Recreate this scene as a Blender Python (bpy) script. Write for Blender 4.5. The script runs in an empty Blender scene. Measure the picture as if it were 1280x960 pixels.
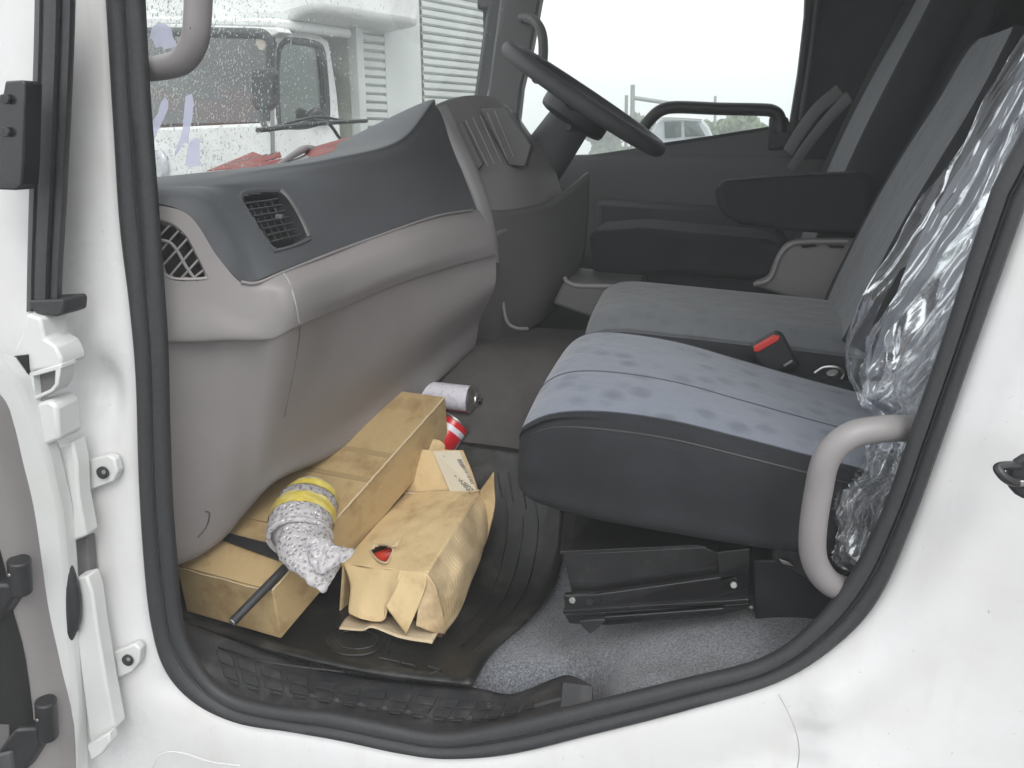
import bpy, bmesh, math, random
import numpy as np
from mathutils import Vector, Matrix, noise
random.seed(7)
SC = bpy.context.scene
COL = SC.collection
R = math.radians

# ------------------------------------------------------------------ camera
CAMP = Vector((0.0, -1.05, 0.95)); YAW = 13.4; PIT = 17.2; FOC = 1000.0
cd = bpy.data.cameras.new('camera'); cam = bpy.data.objects.new('camera', cd); COL.objects.link(cam)
cam.location = CAMP; cam.rotation_euler = (R(90 - PIT), 0, R(YAW))
cd.sensor_width = 36; cd.lens = 36 * FOC / 1280; cd.clip_start = 0.02; cd.clip_end = 2000
SC.camera = cam
# ------------------------------------------------------------------ world, sun, exposure
W = bpy.data.worlds.new('World'); SC.world = W; W.use_nodes = True
wn = W.node_tree; bg = wn.nodes['Background']
SUN_EL, SUN_AZ = 48, 150
sky = wn.nodes.new('ShaderNodeTexSky'); sky.sky_type = 'NISHITA'; sky.sun_disc = False
sky.sun_elevation = R(SUN_EL); sky.sun_rotation = R(SUN_AZ); sky.dust_density = 4; sky.air_density = 1.0
hs = wn.nodes.new('ShaderNodeHueSaturation'); hs.inputs['Saturation'].default_value = 0.12
mx = wn.nodes.new('ShaderNodeMixRGB'); mx.inputs['Fac'].default_value = 0.72
mx.inputs['Color2'].default_value = (8.6, 8.8, 9.0, 1)
wn.links.new(sky.outputs[0], hs.inputs['Color']); wn.links.new(hs.outputs[0], mx.inputs['Color1'])
wn.links.new(mx.outputs[0], bg.inputs['Color']); bg.inputs['Strength'].default_value = 0.12
sl = bpy.data.lights.new('sun', 'SUN'); sl.energy = 0.7; sl.angle = R(25); sl.color = (1, .98, .95)
so = bpy.data.objects.new('sun', sl); COL.objects.link(so)
so.rotation_euler = (R(90 - SUN_EL), 0, R(180 - SUN_AZ))
SC.view_settings.view_transform = 'Standard'; SC.view_settings.look = 'None'
SC.view_settings.gamma = 1; SC.view_settings.exposure = 0.88
ADDED_HAZE = 0.019
SC.cycles.volume_bounces = 2; SC.cycles.max_bounces = 10; SC.cycles.diffuse_bounces = 5; SC.cycles.transparent_max_bounces = 24
SC.cycles.sample_clamp_indirect = 6; SC.cycles.use_denoising = True

# ------------------------------------------------------------------ surveying: sight lines of the photograph met with real planes
cy, sy, cp, sp = math.cos(R(YAW)), math.sin(R(YAW)), math.cos(R(PIT)), math.sin(R(PIT))
FWD = Vector((-sy * cp, cy * cp, -sp)); RT = Vector((cy, sy, 0)); UP = RT.cross(FWD)
def ray(px, py): return FWD + RT * ((px - 640) / FOC) + UP * ((480 - py) / FOC)
def P(px, py, y):
    d = ray(px, py); return CAMP + d * ((y - CAMP.y) / d.y)
def PZ(px, py, z):
    d = ray(px, py); return CAMP + d * ((z - CAMP.z) / d.z)
def PL(px, py, o, n):
    d = ray(px, py); return CAMP + d * ((o - CAMP).dot(n) / d.dot(n))
def sstep(a, b, x):
    t = min(1, max(0, (x - a) / (b - a))); return t * t * (3 - 2 * t)
def floor_z(x, y):
    arch = 0.19 * sstep(-0.34, 0.22, x) * (1 - sstep(.9, 1.5, y) * 0)
    tun = 0.42 * sstep(.40, .92, y) * (1 - sstep(1.15, 1.4, y))
    toe = 0.30 * sstep(-0.95, -1.25, x) if x < -0.95 else 0
    return max(arch, tun, toe) + 0.25 * min(arch, tun)
def PF(px, py, off=0.0):
    d = ray(px, py); t = 0.9
    for i in range(700):
        q = CAMP + d * t
        if q.z <= floor_z(q.x, q.y) + off: return q
        t += 0.0035
    return q

# ------------------------------------------------------------------ materials
def newmat(name):
    m = bpy.data.materials.new(name); m.use_nodes = True
    return m, m.node_tree, m.node_tree.nodes['Principled BSDF']
def N(nt, typ, **kw):
    n = nt.nodes.new(typ)
    for k, v in kw.items():
        if k in n.inputs: n.inputs[k].default_value = v
        else: setattr(n, k, v)
    return n
def rgb(c): return (c[0], c[1], c[2], 1)
def mat(name, c, rough=.5, c2=None, vs=6.0, vlo=.4, vhi=.65, bump=0.0, bs=400.0, metal=0.0, coat=0.0, spec=.5, detail=4, rv=0.0, btype='noise', dist=.001):
    m, nt, b = newmat(name)
    tc = N(nt, 'ShaderNodeTexCoord')
    b.inputs['Base Color'].default_value = rgb(c); b.inputs['Roughness'].default_value = rough
    b.inputs['Metallic'].default_value = metal; b.inputs['Coat Weight'].default_value = coat
    b.inputs['Specular IOR Level'].default_value = spec
    if c2 is not None or rv:
        n = N(nt, 'ShaderNodeTexNoise', Scale=vs, Detail=detail, Roughness=.6); nt.links.new(tc.outputs['Object'], n.inputs['Vector'])
        mr = N(nt, 'ShaderNodeMapRange'); mr.inputs[1].default_value = vlo; mr.inputs[2].default_value = vhi
        nt.links.new(n.outputs['Fac'], mr.inputs[0])
        if c2 is not None:
            x = N(nt, 'ShaderNodeMixRGB'); x.inputs['Color1'].default_value = rgb(c); x.inputs['Color2'].default_value = rgb(c2)
            nt.links.new(mr.outputs[0], x.inputs['Fac']); nt.links.new(x.outputs[0], b.inputs['Base Color'])
        if rv:
            r = N(nt, 'ShaderNodeMapRange'); r.inputs[3].default_value = rough - rv; r.inputs[4].default_value = rough + rv
            nt.links.new(n.outputs['Fac'], r.inputs[0]); nt.links.new(r.outputs[0], b.inputs['Roughness'])
    if bump:
        if btype == 'noise': t = N(nt, 'ShaderNodeTexNoise', Scale=bs, Detail=2); o = t.outputs['Fac']
        else: t = N(nt, 'ShaderNodeTexVoronoi', Scale=bs); o = t.outputs['Distance']
        nt.links.new(tc.outputs['Object'], t.inputs['Vector'])
        bp = N(nt, 'ShaderNodeBump', Strength=bump, Distance=dist); nt.links.new(o, bp.inputs['Height']); nt.links.new(bp.outputs[0], b.inputs['Normal'])
    return m
M = {}
def paint_mat():
    m, nt, b = newmat('white_cab_paint'); tc = N(nt, 'ShaderNodeTexCoord')
    n1 = N(nt, 'ShaderNodeTexNoise', Scale=4, Detail=8, Roughness=.65); n2 = N(nt, 'ShaderNodeTexNoise', Scale=120, Detail=3, Roughness=.6)
    mp = N(nt, 'ShaderNodeMapping'); mp.inputs['Scale'].default_value = (30, 30, 2.5); n3 = N(nt, 'ShaderNodeTexNoise', Scale=1, Detail=4)
    nt.links.new(tc.outputs['Object'], mp.inputs[0]); nt.links.new(mp.outputs[0], n3.inputs['Vector'])
    for n in (n1, n2): nt.links.new(tc.outputs['Object'], n.inputs['Vector'])
    prev = None
    for n, lo, hi, col in ((n1, .36, .56, (.93, .92, .905, 1)), (n2, .255, .285, (.62, .6, .57, 1)), (n3, .30, .46, (.965, .96, .95, 1))):
        r = N(nt, 'ShaderNodeValToRGB'); r.color_ramp.elements[0].position = lo; r.color_ramp.elements[0].color = col; r.color_ramp.elements[1].position = hi; r.color_ramp.elements[1].color = (1, 1, 1, 1)
        nt.links.new(n.outputs['Fac'], r.inputs[0]); x = N(nt, 'ShaderNodeMixRGB'); x.blend_type = 'MULTIPLY'; x.inputs['Fac'].default_value = 1
        if prev is None: x.inputs['Color1'].default_value = (.69, .69, .69, 1)
        else: nt.links.new(prev.outputs[0], x.inputs['Color1'])
        nt.links.new(r.outputs[0], x.inputs['Color2']); prev = x
    nt.links.new(prev.outputs[0], b.inputs['Base Color'])
    rr = N(nt, 'ShaderNodeMapRange'); rr.inputs[3].default_value = .42; rr.inputs[4].default_value = .18; nt.links.new(n1.outputs['Fac'], rr.inputs[0]); nt.links.new(rr.outputs[0], b.inputs['Roughness'])
    b.inputs['Coat Weight'].default_value = .35; b.inputs['Coat Roughness'].default_value = .12
    bp = N(nt, 'ShaderNodeBump', Strength=.08, Distance=.004); nt.links.new(n1.outputs['Fac'], bp.inputs['Height']); nt.links.new(bp.outputs[0], b.inputs['Normal'])
    return m
M['paint'] = paint_mat()
M['paint2'] = mat('white_door_paint', (.63, .64, .63), .4, c2=(.6, .6, .58), vs=9, vlo=.5, vhi=.8)
M['truckpaint'] = mat('white_truck_paint', (.82, .84, .825), .35, c2=(.66, .66, .64), vs=2, coat=.3)
M['rubber'] = mat('black_rubber_seal', (.026, .027, .030), .55, c2=(.040, .040, .043), vs=160, vlo=.3, vhi=.8, bump=.35, bs=500)
M['rubber2'] = mat('dusty_black_plastic', (.026, .026, .028), .45, c2=(.085, .082, .078), vs=30, vlo=.5, vhi=.85, bump=.4, bs=350)
M['matr'] = mat('black_floor_mat_rubber', (.014, .014, .013), .36, c2=(.085, .08, .072), vs=14, vlo=.5, vhi=.85, detail=9, bump=.5, bs=260, rv=.12)
M['taupe'] = mat('taupe_grey_plastic', (.275, .256, .254), .55, c2=(.245, .228, .226), vs=3, bump=.35, bs=900, dist=.0006)
M['taupe_dk'] = mat('darker_taupe_trim', (.135, .13, .13), .6, bump=.3, bs=800, dist=.0006)
M['pad'] = mat('charcoal_dash_vinyl', (.080, .085, .092), .5, c2=(.092, .097, .103), vs=3, bump=.5, bs=700, dist=.0008)
M['pad2'] = mat('charcoal_soft_trim', (.07, .072, .075), .6, bump=.4, bs=700, dist=.0008)
M['handle'] = mat('warm_grey_handle_plastic', (.25, .235, .235), .45, bump=.25, bs=800, dist=.0005)
M['blk'] = mat('black_moulded_plastic', (.018, .018, .02), .42, c2=(.03, .03, .032), vs=12, bump=.2, bs=500)
M['blkmetal'] = mat('black_enamelled_steel', (.009, .009, .010), .22, c2=(.02, .02, .021), vs=10, rv=.08, coat=.3)
M['steel'] = mat('bright_zinc_steel', (.55, .55, .53), .32, c2=(.35, .34, .32), vs=40, metal=.9)
M['void'] = mat('dark_duct_plastic', (.012, .012, .012), .8)
M['trimgrey'] = mat('dark_interior_lining', (.05, .051, .053), .85, c2=(.06, .061, .063), vs=8, bump=.3, bs=300)
M['doortrim'] = mat('driver_door_trim_grey', (.12, .12, .122), .6, bump=.3, bs=400)
M['drvgrey'] = mat('light_grey_seat_shield', (.21, .20, .195), .5, bump=.2, bs=500)
M['red'] = mat('red_buckle_plastic', (.62, .05, .04), .35)
M['redpaint'] = mat('red_can_paint', (.60, .012, .02), .28, coat=.4)
M['canwhite'] = mat('white_can_print', (.72, .70, .76), .35, c2=(.6, .58, .66), vs=90, vlo=.55, vhi=.6)
M['yellow'] = mat('yellow_packing_tape', (.66, .52, .08), .35, c2=(.72, .62, .22), vs=30, bump=.4, bs=90, dist=.003)
M['redcloth'] = mat('faded_red_vinyl_sheet', (.30, .055, .045), .6, c2=(.36, .11, .09), vs=20, bump=.3, bs=60, dist=.003)
M['greyroll'] = mat('pale_grey_sheet_back', (.36, .34, .35), .6, bump=.2, bs=60)
M['tape'] = mat('brown_packing_tape', (.36, .26, .13), .25, coat=.3)
M['label'] = mat('cream_paper_label', (.62, .56, .44), .6)
M['ink'] = mat('faded_printing_ink', (.09, .07, .07), .7)
M['seam'] = mat('seat_seam_thread', (.06, .068, .085), .8)
M['gap'] = mat('panel_gap_shadow_plastic', (.10, .095, .095), .6)

M['asphalt'] = mat('wet_yard_asphalt', (.06, .06, .06), .35, c2=(.10, .10, .10), vs=.6, rv=.2, bump=.3, bs=60, dist=.01)
M['concrete'] = mat('pale_shutter_metal', (.54, .57, .55), .4, c2=(.47, .50, .48), vs=1.2)
M['beige'] = mat('pale_olive_box_front', (.50, .51, .43), .55, c2=(.44, .45, .38), vs=1.5)
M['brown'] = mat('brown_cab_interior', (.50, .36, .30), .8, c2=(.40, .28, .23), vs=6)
M['leaf'] = mat('green_tree_foliage', (.12, .165, .07), .7, c2=(.08, .12, .05), vs=1.3)
M['bark'] = mat('tree_bark', (.12, .09, .07), .9)
M['vanpaint'] = mat('pale_silver_van_paint', (.42, .45, .48), .35, coat=.3)
M['tyre'] = mat('tyre_rubber', (.02, .02, .02), .7)
M['pole'] = mat('grey_galvanised_pole', (.22, .23, .22), .5)
M['lamp'] = mat('clear_lamp_cover', (.5, .52, .55), .12, coat=1)

def carpet_mat():
    m, nt, b = newmat('grey_blue_speckled_carpet'); tc = N(nt, 'ShaderNodeTexCoord')
    n1 = N(nt, 'ShaderNodeTexNoise', Scale=260, Detail=3, Roughness=.7); n2 = N(nt, 'ShaderNodeTexNoise', Scale=9, Detail=5, Roughness=.6)
    for n in (n1, n2): nt.links.new(tc.outputs['Object'], n.inputs['Vector'])
    cr = N(nt, 'ShaderNodeValToRGB'); e = cr.color_ramp.elements
    e[0].position = .36; e[0].color = (.075, .08, .09, 1); e[1].position = .66; e[1].color = (.27, .28, .305, 1)
    k = e.new(.5); k.color = (.15, .16, .18, 1)
    x = N(nt, 'ShaderNodeMixRGB'); x.blend_type = 'MULTIPLY'; x.inputs['Fac'].default_value = .5
    c2 = N(nt, 'ShaderNodeValToRGB'); c2.color_ramp.elements[0].position = .4; c2.color_ramp.elements[0].color = (.5, .42, .38, 1); c2.color_ramp.elements[1].position = .55; c2.color_ramp.elements[1].color = (1, 1, 1, 1)
    nt.links.new(n1.outputs['Fac'], cr.inputs[0]); nt.links.new(n2.outputs['Fac'], c2.inputs[0])
    nt.links.new(cr.outputs[0], x.inputs['Color1']); nt.links.new(c2.outputs[0], x.inputs['Color2'])
    nt.links.new(x.outputs[0], b.inputs['Base Color']); b.inputs['Roughness'].default_value = .95
    bp = N(nt, 'ShaderNodeBump', Strength=.9, Distance=.004); nt.links.new(n1.outputs['Fac'], bp.inputs['Height']); nt.links.new(bp.outputs[0], b.inputs['Normal'])
    b.inputs['Sheen Weight'].default_value = .3
    return m
M['carpet'] = carpet_mat()
def fabric_mat(name, base, dark, light, blot=26.0, lo=.30, hi=.44, sheen=.3, stretch=(1, 1, 1)):
    m, nt, b = newmat(name); tc = N(nt, 'ShaderNodeTexCoord')
    mp = N(nt, 'ShaderNodeMapping'); mp.inputs['Scale'].default_value = stretch; nt.links.new(tc.outputs['Object'], mp.inputs[0])
    v = N(nt, 'ShaderNodeTexVoronoi', Scale=blot, Randomness=.75); nz = N(nt, 'ShaderNodeTexNoise', Scale=90, Detail=3)
    ad = N(nt, 'ShaderNodeMixRGB'); ad.blend_type = 'ADD'; ad.inputs['Fac'].default_value = .012
    nt.links.new(mp.outputs[0], ad.inputs['Color1']); nt.links.new(mp.outputs[0], nz.inputs['Vector']); nt.links.new(nz.outputs['Color'], ad.inputs['Color2'])
    nt.links.new(ad.outputs[0], v.inputs['Vector'])
    cr = N(nt, 'ShaderNodeMapRange'); cr.inputs[1].default_value = lo; cr.inputs[2].default_value = hi; nt.links.new(v.outputs['Distance'], cr.inputs[0])
    # only some cells carry a blot
    sx = N(nt, 'ShaderNodeSeparateColor'); nt.links.new(v.outputs['Color'], sx.inputs[0])
    gt = N(nt, 'ShaderNodeMath'); gt.operation = 'GREATER_THAN'; gt.inputs[1].default_value = .3; nt.links.new(sx.outputs[0], gt.inputs[0])
    inv = N(nt, 'ShaderNodeMath'); inv.operation = 'SUBTRACT'; inv.inputs[0].default_value = 1; nt.links.new(cr.outputs[0], inv.inputs[1])
    mu = N(nt, 'ShaderNodeMath'); mu.operation = 'MULTIPLY'; nt.links.new(inv.outputs[0], mu.inputs[0]); nt.links.new(gt.outputs[0], mu.inputs[1])
    n2 = N(nt, 'ShaderNodeTexNoise', Scale=7, Detail=5, Roughness=.65); nt.links.new(tc.outputs['Object'], n2.inputs['Vector'])
    x1 = N(nt, 'ShaderNodeMixRGB'); x1.inputs['Color1'].default_value = rgb(base); x1.inputs['Color2'].default_value = rgb(light); nt.links.new(n2.outputs['Fac'], x1.inputs['Fac'])
    x2 = N(nt, 'ShaderNodeMixRGB'); x2.inputs['Color2'].default_value = rgb(dark); nt.links.new(x1.outputs[0], x2.inputs['Color1']); nt.links.new(mu.outputs[0], x2.inputs['Fac'])
    nt.links.new(x2.outputs[0], b.inputs['Base Color']); b.inputs['Roughness'].default_value = .9
    b.inputs['Sheen Weight'].default_value = sheen
    w = N(nt, 'ShaderNodeTexNoise', Scale=700, Detail=2); nt.links.new(tc.outputs['Object'], w.inputs['Vector'])
    wv = N(nt, 'ShaderNodeTexNoise', Scale=14, Detail=3); nt.links.new(tc.outputs['Object'], wv.inputs['Vector'])
    b1 = N(nt, 'ShaderNodeBump', Strength=.5, Distance=.001); nt.links.new(w.outputs['Fac'], b1.inputs['Height'])
    b2 = N(nt, 'ShaderNodeBump', Strength=.35, Distance=.02); nt.links.new(wv.outputs['Fac'], b2.inputs['Height']); nt.links.new(b1.outputs[0], b2.inputs['Normal'])
    nt.links.new(b2.outputs[0], b.inputs['Normal'])
    return m
M['blue'] = fabric_mat('blue_grey_moquette', (.146, .164, .205), (.108, .122, .156), (.180, .198, .24), blot=21, lo=.2, hi=.5)
M['mid'] = fabric_mat('grey_velour', (.125, .132, .142), (.122, .129, .139), (.155, .163, .173), stretch=(1, 1, .4))
M['bolster'] = mat('charcoal_side_cloth', (.011, .0115, .014), .9, c2=(.017, .0175, .021), vs=9, bump=.6, bs=900)
M['bolster2'] = mat('black_side_cloth', (.018, .019, .022), .9, c2=(.025, .026, .029), vs=9, bump=.6, bs=900)


def card_mat(name, c, c2, ribs=0.0):
    m, nt, b = newmat(name); tc = N(nt, 'ShaderNodeTexCoord')
    mp = N(nt, 'ShaderNodeMapping'); mp.inputs['Scale'].default_value = (40, 6, 40); nt.links.new(tc.outputs['Object'], mp.inputs[0])
    n = N(nt, 'ShaderNodeTexNoise', Scale=2.0, Detail=6, Roughness=.7); nt.links.new(mp.outputs[0], n.inputs['Vector'])
    n2 = N(nt, 'ShaderNodeTexNoise', Scale=11, Detail=6, Roughness=.65); nt.links.new(tc.outputs['Object'], n2.inputs['Vector'])
    x = N(nt, 'ShaderNodeMixRGB'); x.inputs['Color1'].default_value = rgb(c); x.inputs['Color2'].default_value = rgb(c2)
    nt.links.new(n.outputs['Fac'], x.inputs['Fac'])
    cr = N(nt, 'ShaderNodeValToRGB'); cr.color_ramp.elements[0].position = .33; cr.color_ramp.elements[0].color = (.62, .55, .48, 1); cr.color_ramp.elements[1].position = .5; cr.color_ramp.elements[1].color = (1, 1, 1, 1)
    nt.links.new(n2.outputs['Fac'], cr.inputs[0])
    y = N(nt, 'ShaderNodeMixRGB'); y.blend_type = 'MULTIPLY'; y.inputs['Fac'].default_value = .8
    nt.links.new(x.outputs[0], y.inputs['Color1']); nt.links.new(cr.outputs[0], y.inputs['Color2'])
    nt.links.new(y.outputs[0], b.inputs['Base Color']); b.inputs['Roughness'].default_value = .7
    bp = N(nt, 'ShaderNodeBump', Strength=.4, Distance=.006); nt.links.new(n2.outputs['Fac'], bp.inputs['Height'])
    if ribs:
        wv = N(nt, 'ShaderNodeTexWave', Scale=ribs, Distortion=3.0); wv.bands_direction = 'Y'; wv.inputs['Detail Scale'].default_value = .6
        nt.links.new(tc.outputs['Object'], wv.inputs['Vector'])
        b2 = N(nt, 'ShaderNodeBump', Strength=.14, Distance=.003); nt.links.new(wv.outputs['Fac'], b2.inputs['Height']); nt.links.new(bp.outputs[0], b2.inputs['Normal'])
        nt.links.new(b2.outputs[0], b.inputs['Normal'])
    else: nt.links.new(bp.outputs[0], b.inputs['Normal'])
    return m
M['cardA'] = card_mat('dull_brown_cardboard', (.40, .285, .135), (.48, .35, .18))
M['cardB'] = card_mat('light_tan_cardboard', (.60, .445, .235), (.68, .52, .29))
M['cardR'] = card_mat('corrugated_liner_cardboard', (.54, .41, .235), (.62, .48, .29), ribs=46)
M['cardedge'] = mat('torn_card_edge', (.62, .50, .33), .9, bump=.8, bs=300, dist=.003)
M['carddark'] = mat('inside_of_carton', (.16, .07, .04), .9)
M['redthing'] = mat('red_plastic_inside_carton', (.7, .06, .03), .35)

def film_mat(name, white, gloss, transp, bs, bstr, bdist, vor=False, rough=.08, dcol=(.8, .82, .84, 1), gm=1.6):
    """thin clear film: transparent mixed with gloss and a little milkiness"""
    m = bpy.data.materials.new(name); m.use_nodes = True; nt = m.node_tree; nt.nodes.clear()
    out = N(nt, 'ShaderNodeOutputMaterial'); tc = N(nt, 'ShaderNodeTexCoord')
    tr = N(nt, 'ShaderNodeBsdfTransparent'); gl = N(nt, 'ShaderNodeBsdfGlossy', Roughness=rough); df = N(nt, 'ShaderNodeBsdfDiffuse')
    df.inputs['Color'].default_value = dcol; gl.inputs['Color'].default_value = (.95, .97, 1, 1)
    tr.inputs['Color'].default_value = (transp, transp, transp, 1)
    if vor: t = N(nt, 'ShaderNodeTexVoronoi', Scale=bs); o = t.outputs['Distance']
    else: t = N(nt, 'ShaderNodeTexNoise', Scale=bs, Detail=3, Roughness=.5); t.inputs['Distortion'].default_value = 1.2; o = t.outputs['Fac']
    nt.links.new(tc.outputs['Object'], t.inputs['Vector'])
    bp = N(nt, 'ShaderNodeBump', Strength=bstr, Distance=bdist); nt.links.new(o, bp.inputs['Height'])
    nt.links.new(bp.outputs[0], gl.inputs['Normal'])
    fr = N(nt, 'ShaderNodeFresnel', IOR=1.5); nt.links.new(bp.outputs[0], fr.inputs['Normal'])
    ma = N(nt, 'ShaderNodeMath'); ma.operation = 'MULTIPLY_ADD'; ma.inputs[1].default_value = gm; ma.inputs[2].default_value = gloss; ma.use_clamp = True
    nt.links.new(fr.outputs[0], ma.inputs[0])
    m1 = N(nt, 'ShaderNodeMixShader'); nt.links.new(ma.outputs[0], m1.inputs[0]); nt.links.new(tr.outputs[0], m1.inputs[1]); nt.links.new(gl.outputs[0], m1.inputs[2])
    m2 = N(nt, 'ShaderNodeMixShader'); m2.inputs[0].default_value = white; nt.links.new(m1.outputs[0], m2.inputs[1]); nt.links.new(df.outputs[0], m2.inputs[2])
    if vor:
        mr = N(nt, 'ShaderNodeMapRange'); mr.inputs[1].default_value = .1; mr.inputs[2].default_value = .5; mr.inputs[3].default_value = white * .35; mr.inputs[4].default_value = white * 1.7
        nt.links.new(o, mr.inputs[0]); nt.links.new(mr.outputs[0], m2.inputs[0])
    nt.links.new(m2.outputs[0], out.inputs[0])
    return m
M['film'] = film_mat('crinkled_clear_polythene', .06, .012, .97, 14, .2, .02, rough=.2, gm=.75)
M['bubble'] = film_mat('bubble_wrap', .30, .10, .92, 120, 1.0, .006, vor=True, rough=.12, dcol=(.74, .71, .72, 1), gm=1.2)
def glass_mat(name, tint, refl, frost=0.0):
    m = bpy.data.materials.new(name); m.use_nodes = True; nt = m.node_tree; nt.nodes.clear()
    out = N(nt, 'ShaderNodeOutputMaterial'); tr = N(nt, 'ShaderNodeBsdfTransparent'); gl = N(nt, 'ShaderNodeBsdfGlossy', Roughness=.02)
    tr.inputs['Color'].default_value = rgb(tint); fr = N(nt, 'ShaderNodeFresnel', IOR=1.45)
    ma = N(nt, 'ShaderNodeMath'); ma.operation = 'MULTIPLY'; ma.inputs[1].default_value = refl; nt.links.new(fr.outputs[0], ma.inputs[0])
    m1 = N(nt, 'ShaderNodeMixShader'); nt.links.new(ma.outputs[0], m1.inputs[0]); nt.links.new(tr.outputs[0], m1.inputs[1]); nt.links.new(gl.outputs[0], m1.inputs[2])
    if frost:
        df = N(nt, 'ShaderNodeBsdfTranslucent'); df.inputs['Color'].default_value = (.9, .95, .93, 1)
        m2 = N(nt, 'ShaderNodeMixShader'); m2.inputs[0].default_value = frost; nt.links.new(m1.outputs[0], m2.inputs[1]); nt.links.new(df.outputs[0], m2.inputs[2]); m1 = m2
    nt.links.new(m1.outputs[0], out.inputs[0]); return m
M['glass'] = glass_mat('cab_window_glass', (.96, .98, .97), .15, .03)
def torn_mat():
    m = bpy.data.materials.new('lavender_torn_film'); m.use_nodes = True; nt = m.node_tree; nt.nodes.clear()
    out = N(nt, 'ShaderNodeOutputMaterial'); t = N(nt, 'ShaderNodeBsdfTranslucent'); d = N(nt, 'ShaderNodeBsdfTransparent')
    t.inputs[0].default_value = (.80, .80, .88, 1); d.inputs[0].default_value = (.86, .86, .94, 1)
    x = N(nt, 'ShaderNodeMixShader'); x.inputs[0].default_value = .45; nt.links.new(t.outputs[0], x.inputs[1]); nt.links.new(d.outputs[0], x.inputs[2]); nt.links.new(x.outputs[0], out.inputs[0]); return m
M['torn'] = torn_mat()
M['tglass'] = glass_mat('truck_window_glass', (.50, .58, .55), 3.2)
M['drop'] = glass_mat('rain_drop_water', (.95, .97, .97), 3.0, .5)

# ------------------------------------------------------------------ builders
def link(o, parent=None):
    COL.objects.link(o)
    if parent is not None: o.parent = parent; o.matrix_parent_inverse = parent.matrix_world.inverted() if False else Matrix.Translation(-parent.location)
    return o
def tag(o, label=None, cat=None, group=None, kind=None):
    if label: o['label'] = label
    if cat: o['category'] = cat
    if group: o['group'] = group
    if kind: o['kind'] = kind
    return o
def empty(name, loc, label, cat, group=None):
    o = bpy.data.objects.new(name, None); o.location = loc; o.empty_display_size = .1; COL.objects.link(o)
    return tag(o, label, cat, group)
def mesh(name, vs, fs, m, parent=None, smooth=True, sharp=35, bevel=0, bseg=2, sub=0, solid=0, label=None):
    me = bpy.data.meshes.new(name); me.from_pydata([tuple(v) for v in vs], [], fs); me.update()
    bm = bmesh.new(); bm.from_mesh(me); bmesh.ops.recalc_face_normals(bm, faces=bm.faces[:]) ; bm.to_mesh(me); bm.free()
    if smooth:
        me.polygons.foreach_set('use_smooth', [True] * len(me.polygons))
        if sharp < 180: me.set_sharp_from_angle(angle=R(sharp))
    me.materials.append(M[m] if isinstance(m, str) else m)
    o = bpy.data.objects.new(name, me); link(o, parent)
    if solid:
        k = o.modifiers.new('thickness', 'SOLIDIFY'); k.thickness = solid; k.offset = 0
    if bevel:
        k = o.modifiers.new('bevel', 'BEVEL'); k.width = bevel; k.segments = bseg; k.limit_method = 'ANGLE'; k.angle_limit = R(30)
        k.harden_normals = False
    if sub:
        k = o.modifiers.new('sub', 'SUBSURF'); k.levels = sub; k.render_levels = sub
    if label: o['label'] = label
    return o
def cr(pts, n, closed=False):
    """Catmull-Rom through pts, n samples"""
    pts = [Vector(p) for p in pts]; m = len(pts)
    if m == 2 and not closed: return [pts[0].lerp(pts[1], i / (n - 1)) for i in range(n)]
    out = []
    segs = m if closed else m - 1
    for i in range(n):
        t = i / (n if closed else n - 1) * segs; k = min(int(t), segs - 1); f = t - k
        def g(j):
            if closed: return pts[j % m]
            if j < 0: return pts[0] * 2 - pts[1]
            if j >= m: return pts[m - 1] * 2 - pts[m - 2]
            return pts[j]
        a, b, c, d = g(k - 1), g(k), g(k + 1), g(k + 2)
        out.append(.5 * ((2 * b) + (c - a) * f + (2 * a - 5 * b + 4 * c - d) * f * f + (3 * b - a - 3 * c + d) * f * f * f))
    return out
def gridpts(cols, nu, nv, lin_v=False):
    """cols = control columns (each a list of points, same length); nv samples down each, nu across"""
    A = [cr(c, nv) if not lin_v else c for c in cols]
    return [cr([A[i][j] for i in range(len(cols))], nu) for j in range(len(A[0]))]  # rows[j][i]
def gridmesh(name, rows, m, parent=None, closed_u=False, cap=False, **kw):
    nv, nu = len(rows), len(rows[0]); vs = [p for r in rows for p in r]; fs = []
    for j in range(nv - 1):
        for i in range(nu if closed_u else nu - 1):
            a = j * nu + i; b = j * nu + (i + 1) % nu; fs.append((a, b, b + nu, a + nu))
    if cap: fs.append(tuple(range(nu))[::-1]); fs.append(tuple((nv - 1) * nu + i for i in range(nu)))
    return mesh(name, vs, fs, m, parent, **kw)
def tube(name, pts, r, m, parent=None, n=12, seg=12, smoothpath=True, cap=True, **kw):
    path = cr(pts, n * (len(pts) - 1) + 1) if smoothpath else [Vector(p) for p in pts]
    L = len(path); rad = r if callable(r) else (lambda t: r)
    rows = []; prev = None
    for i, p in enumerate(path):
        t = (path[min(i + 1, L - 1)] - path[max(i - 1, 0)]).normalized()
        if prev is None:
            prev = t.cross(Vector((0, 0, 1)));
            if prev.length < .1: prev = t.cross(Vector((1, 0, 0)))
            prev.normalize()
        nn = (prev - t * prev.dot(t)).normalized(); prev = nn; bb = t.cross(nn); q = rad(i / (L - 1))
        rr = q if isinstance(q, tuple) else (q, q)
        rows.append([p + nn * math.cos(a) * rr[0] + bb * math.sin(a) * rr[1] for a in [2 * math.pi * k / seg for k in range(seg)]])
    return gridmesh(name, rows, m, parent, closed_u=True, cap=cap, **kw)
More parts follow.
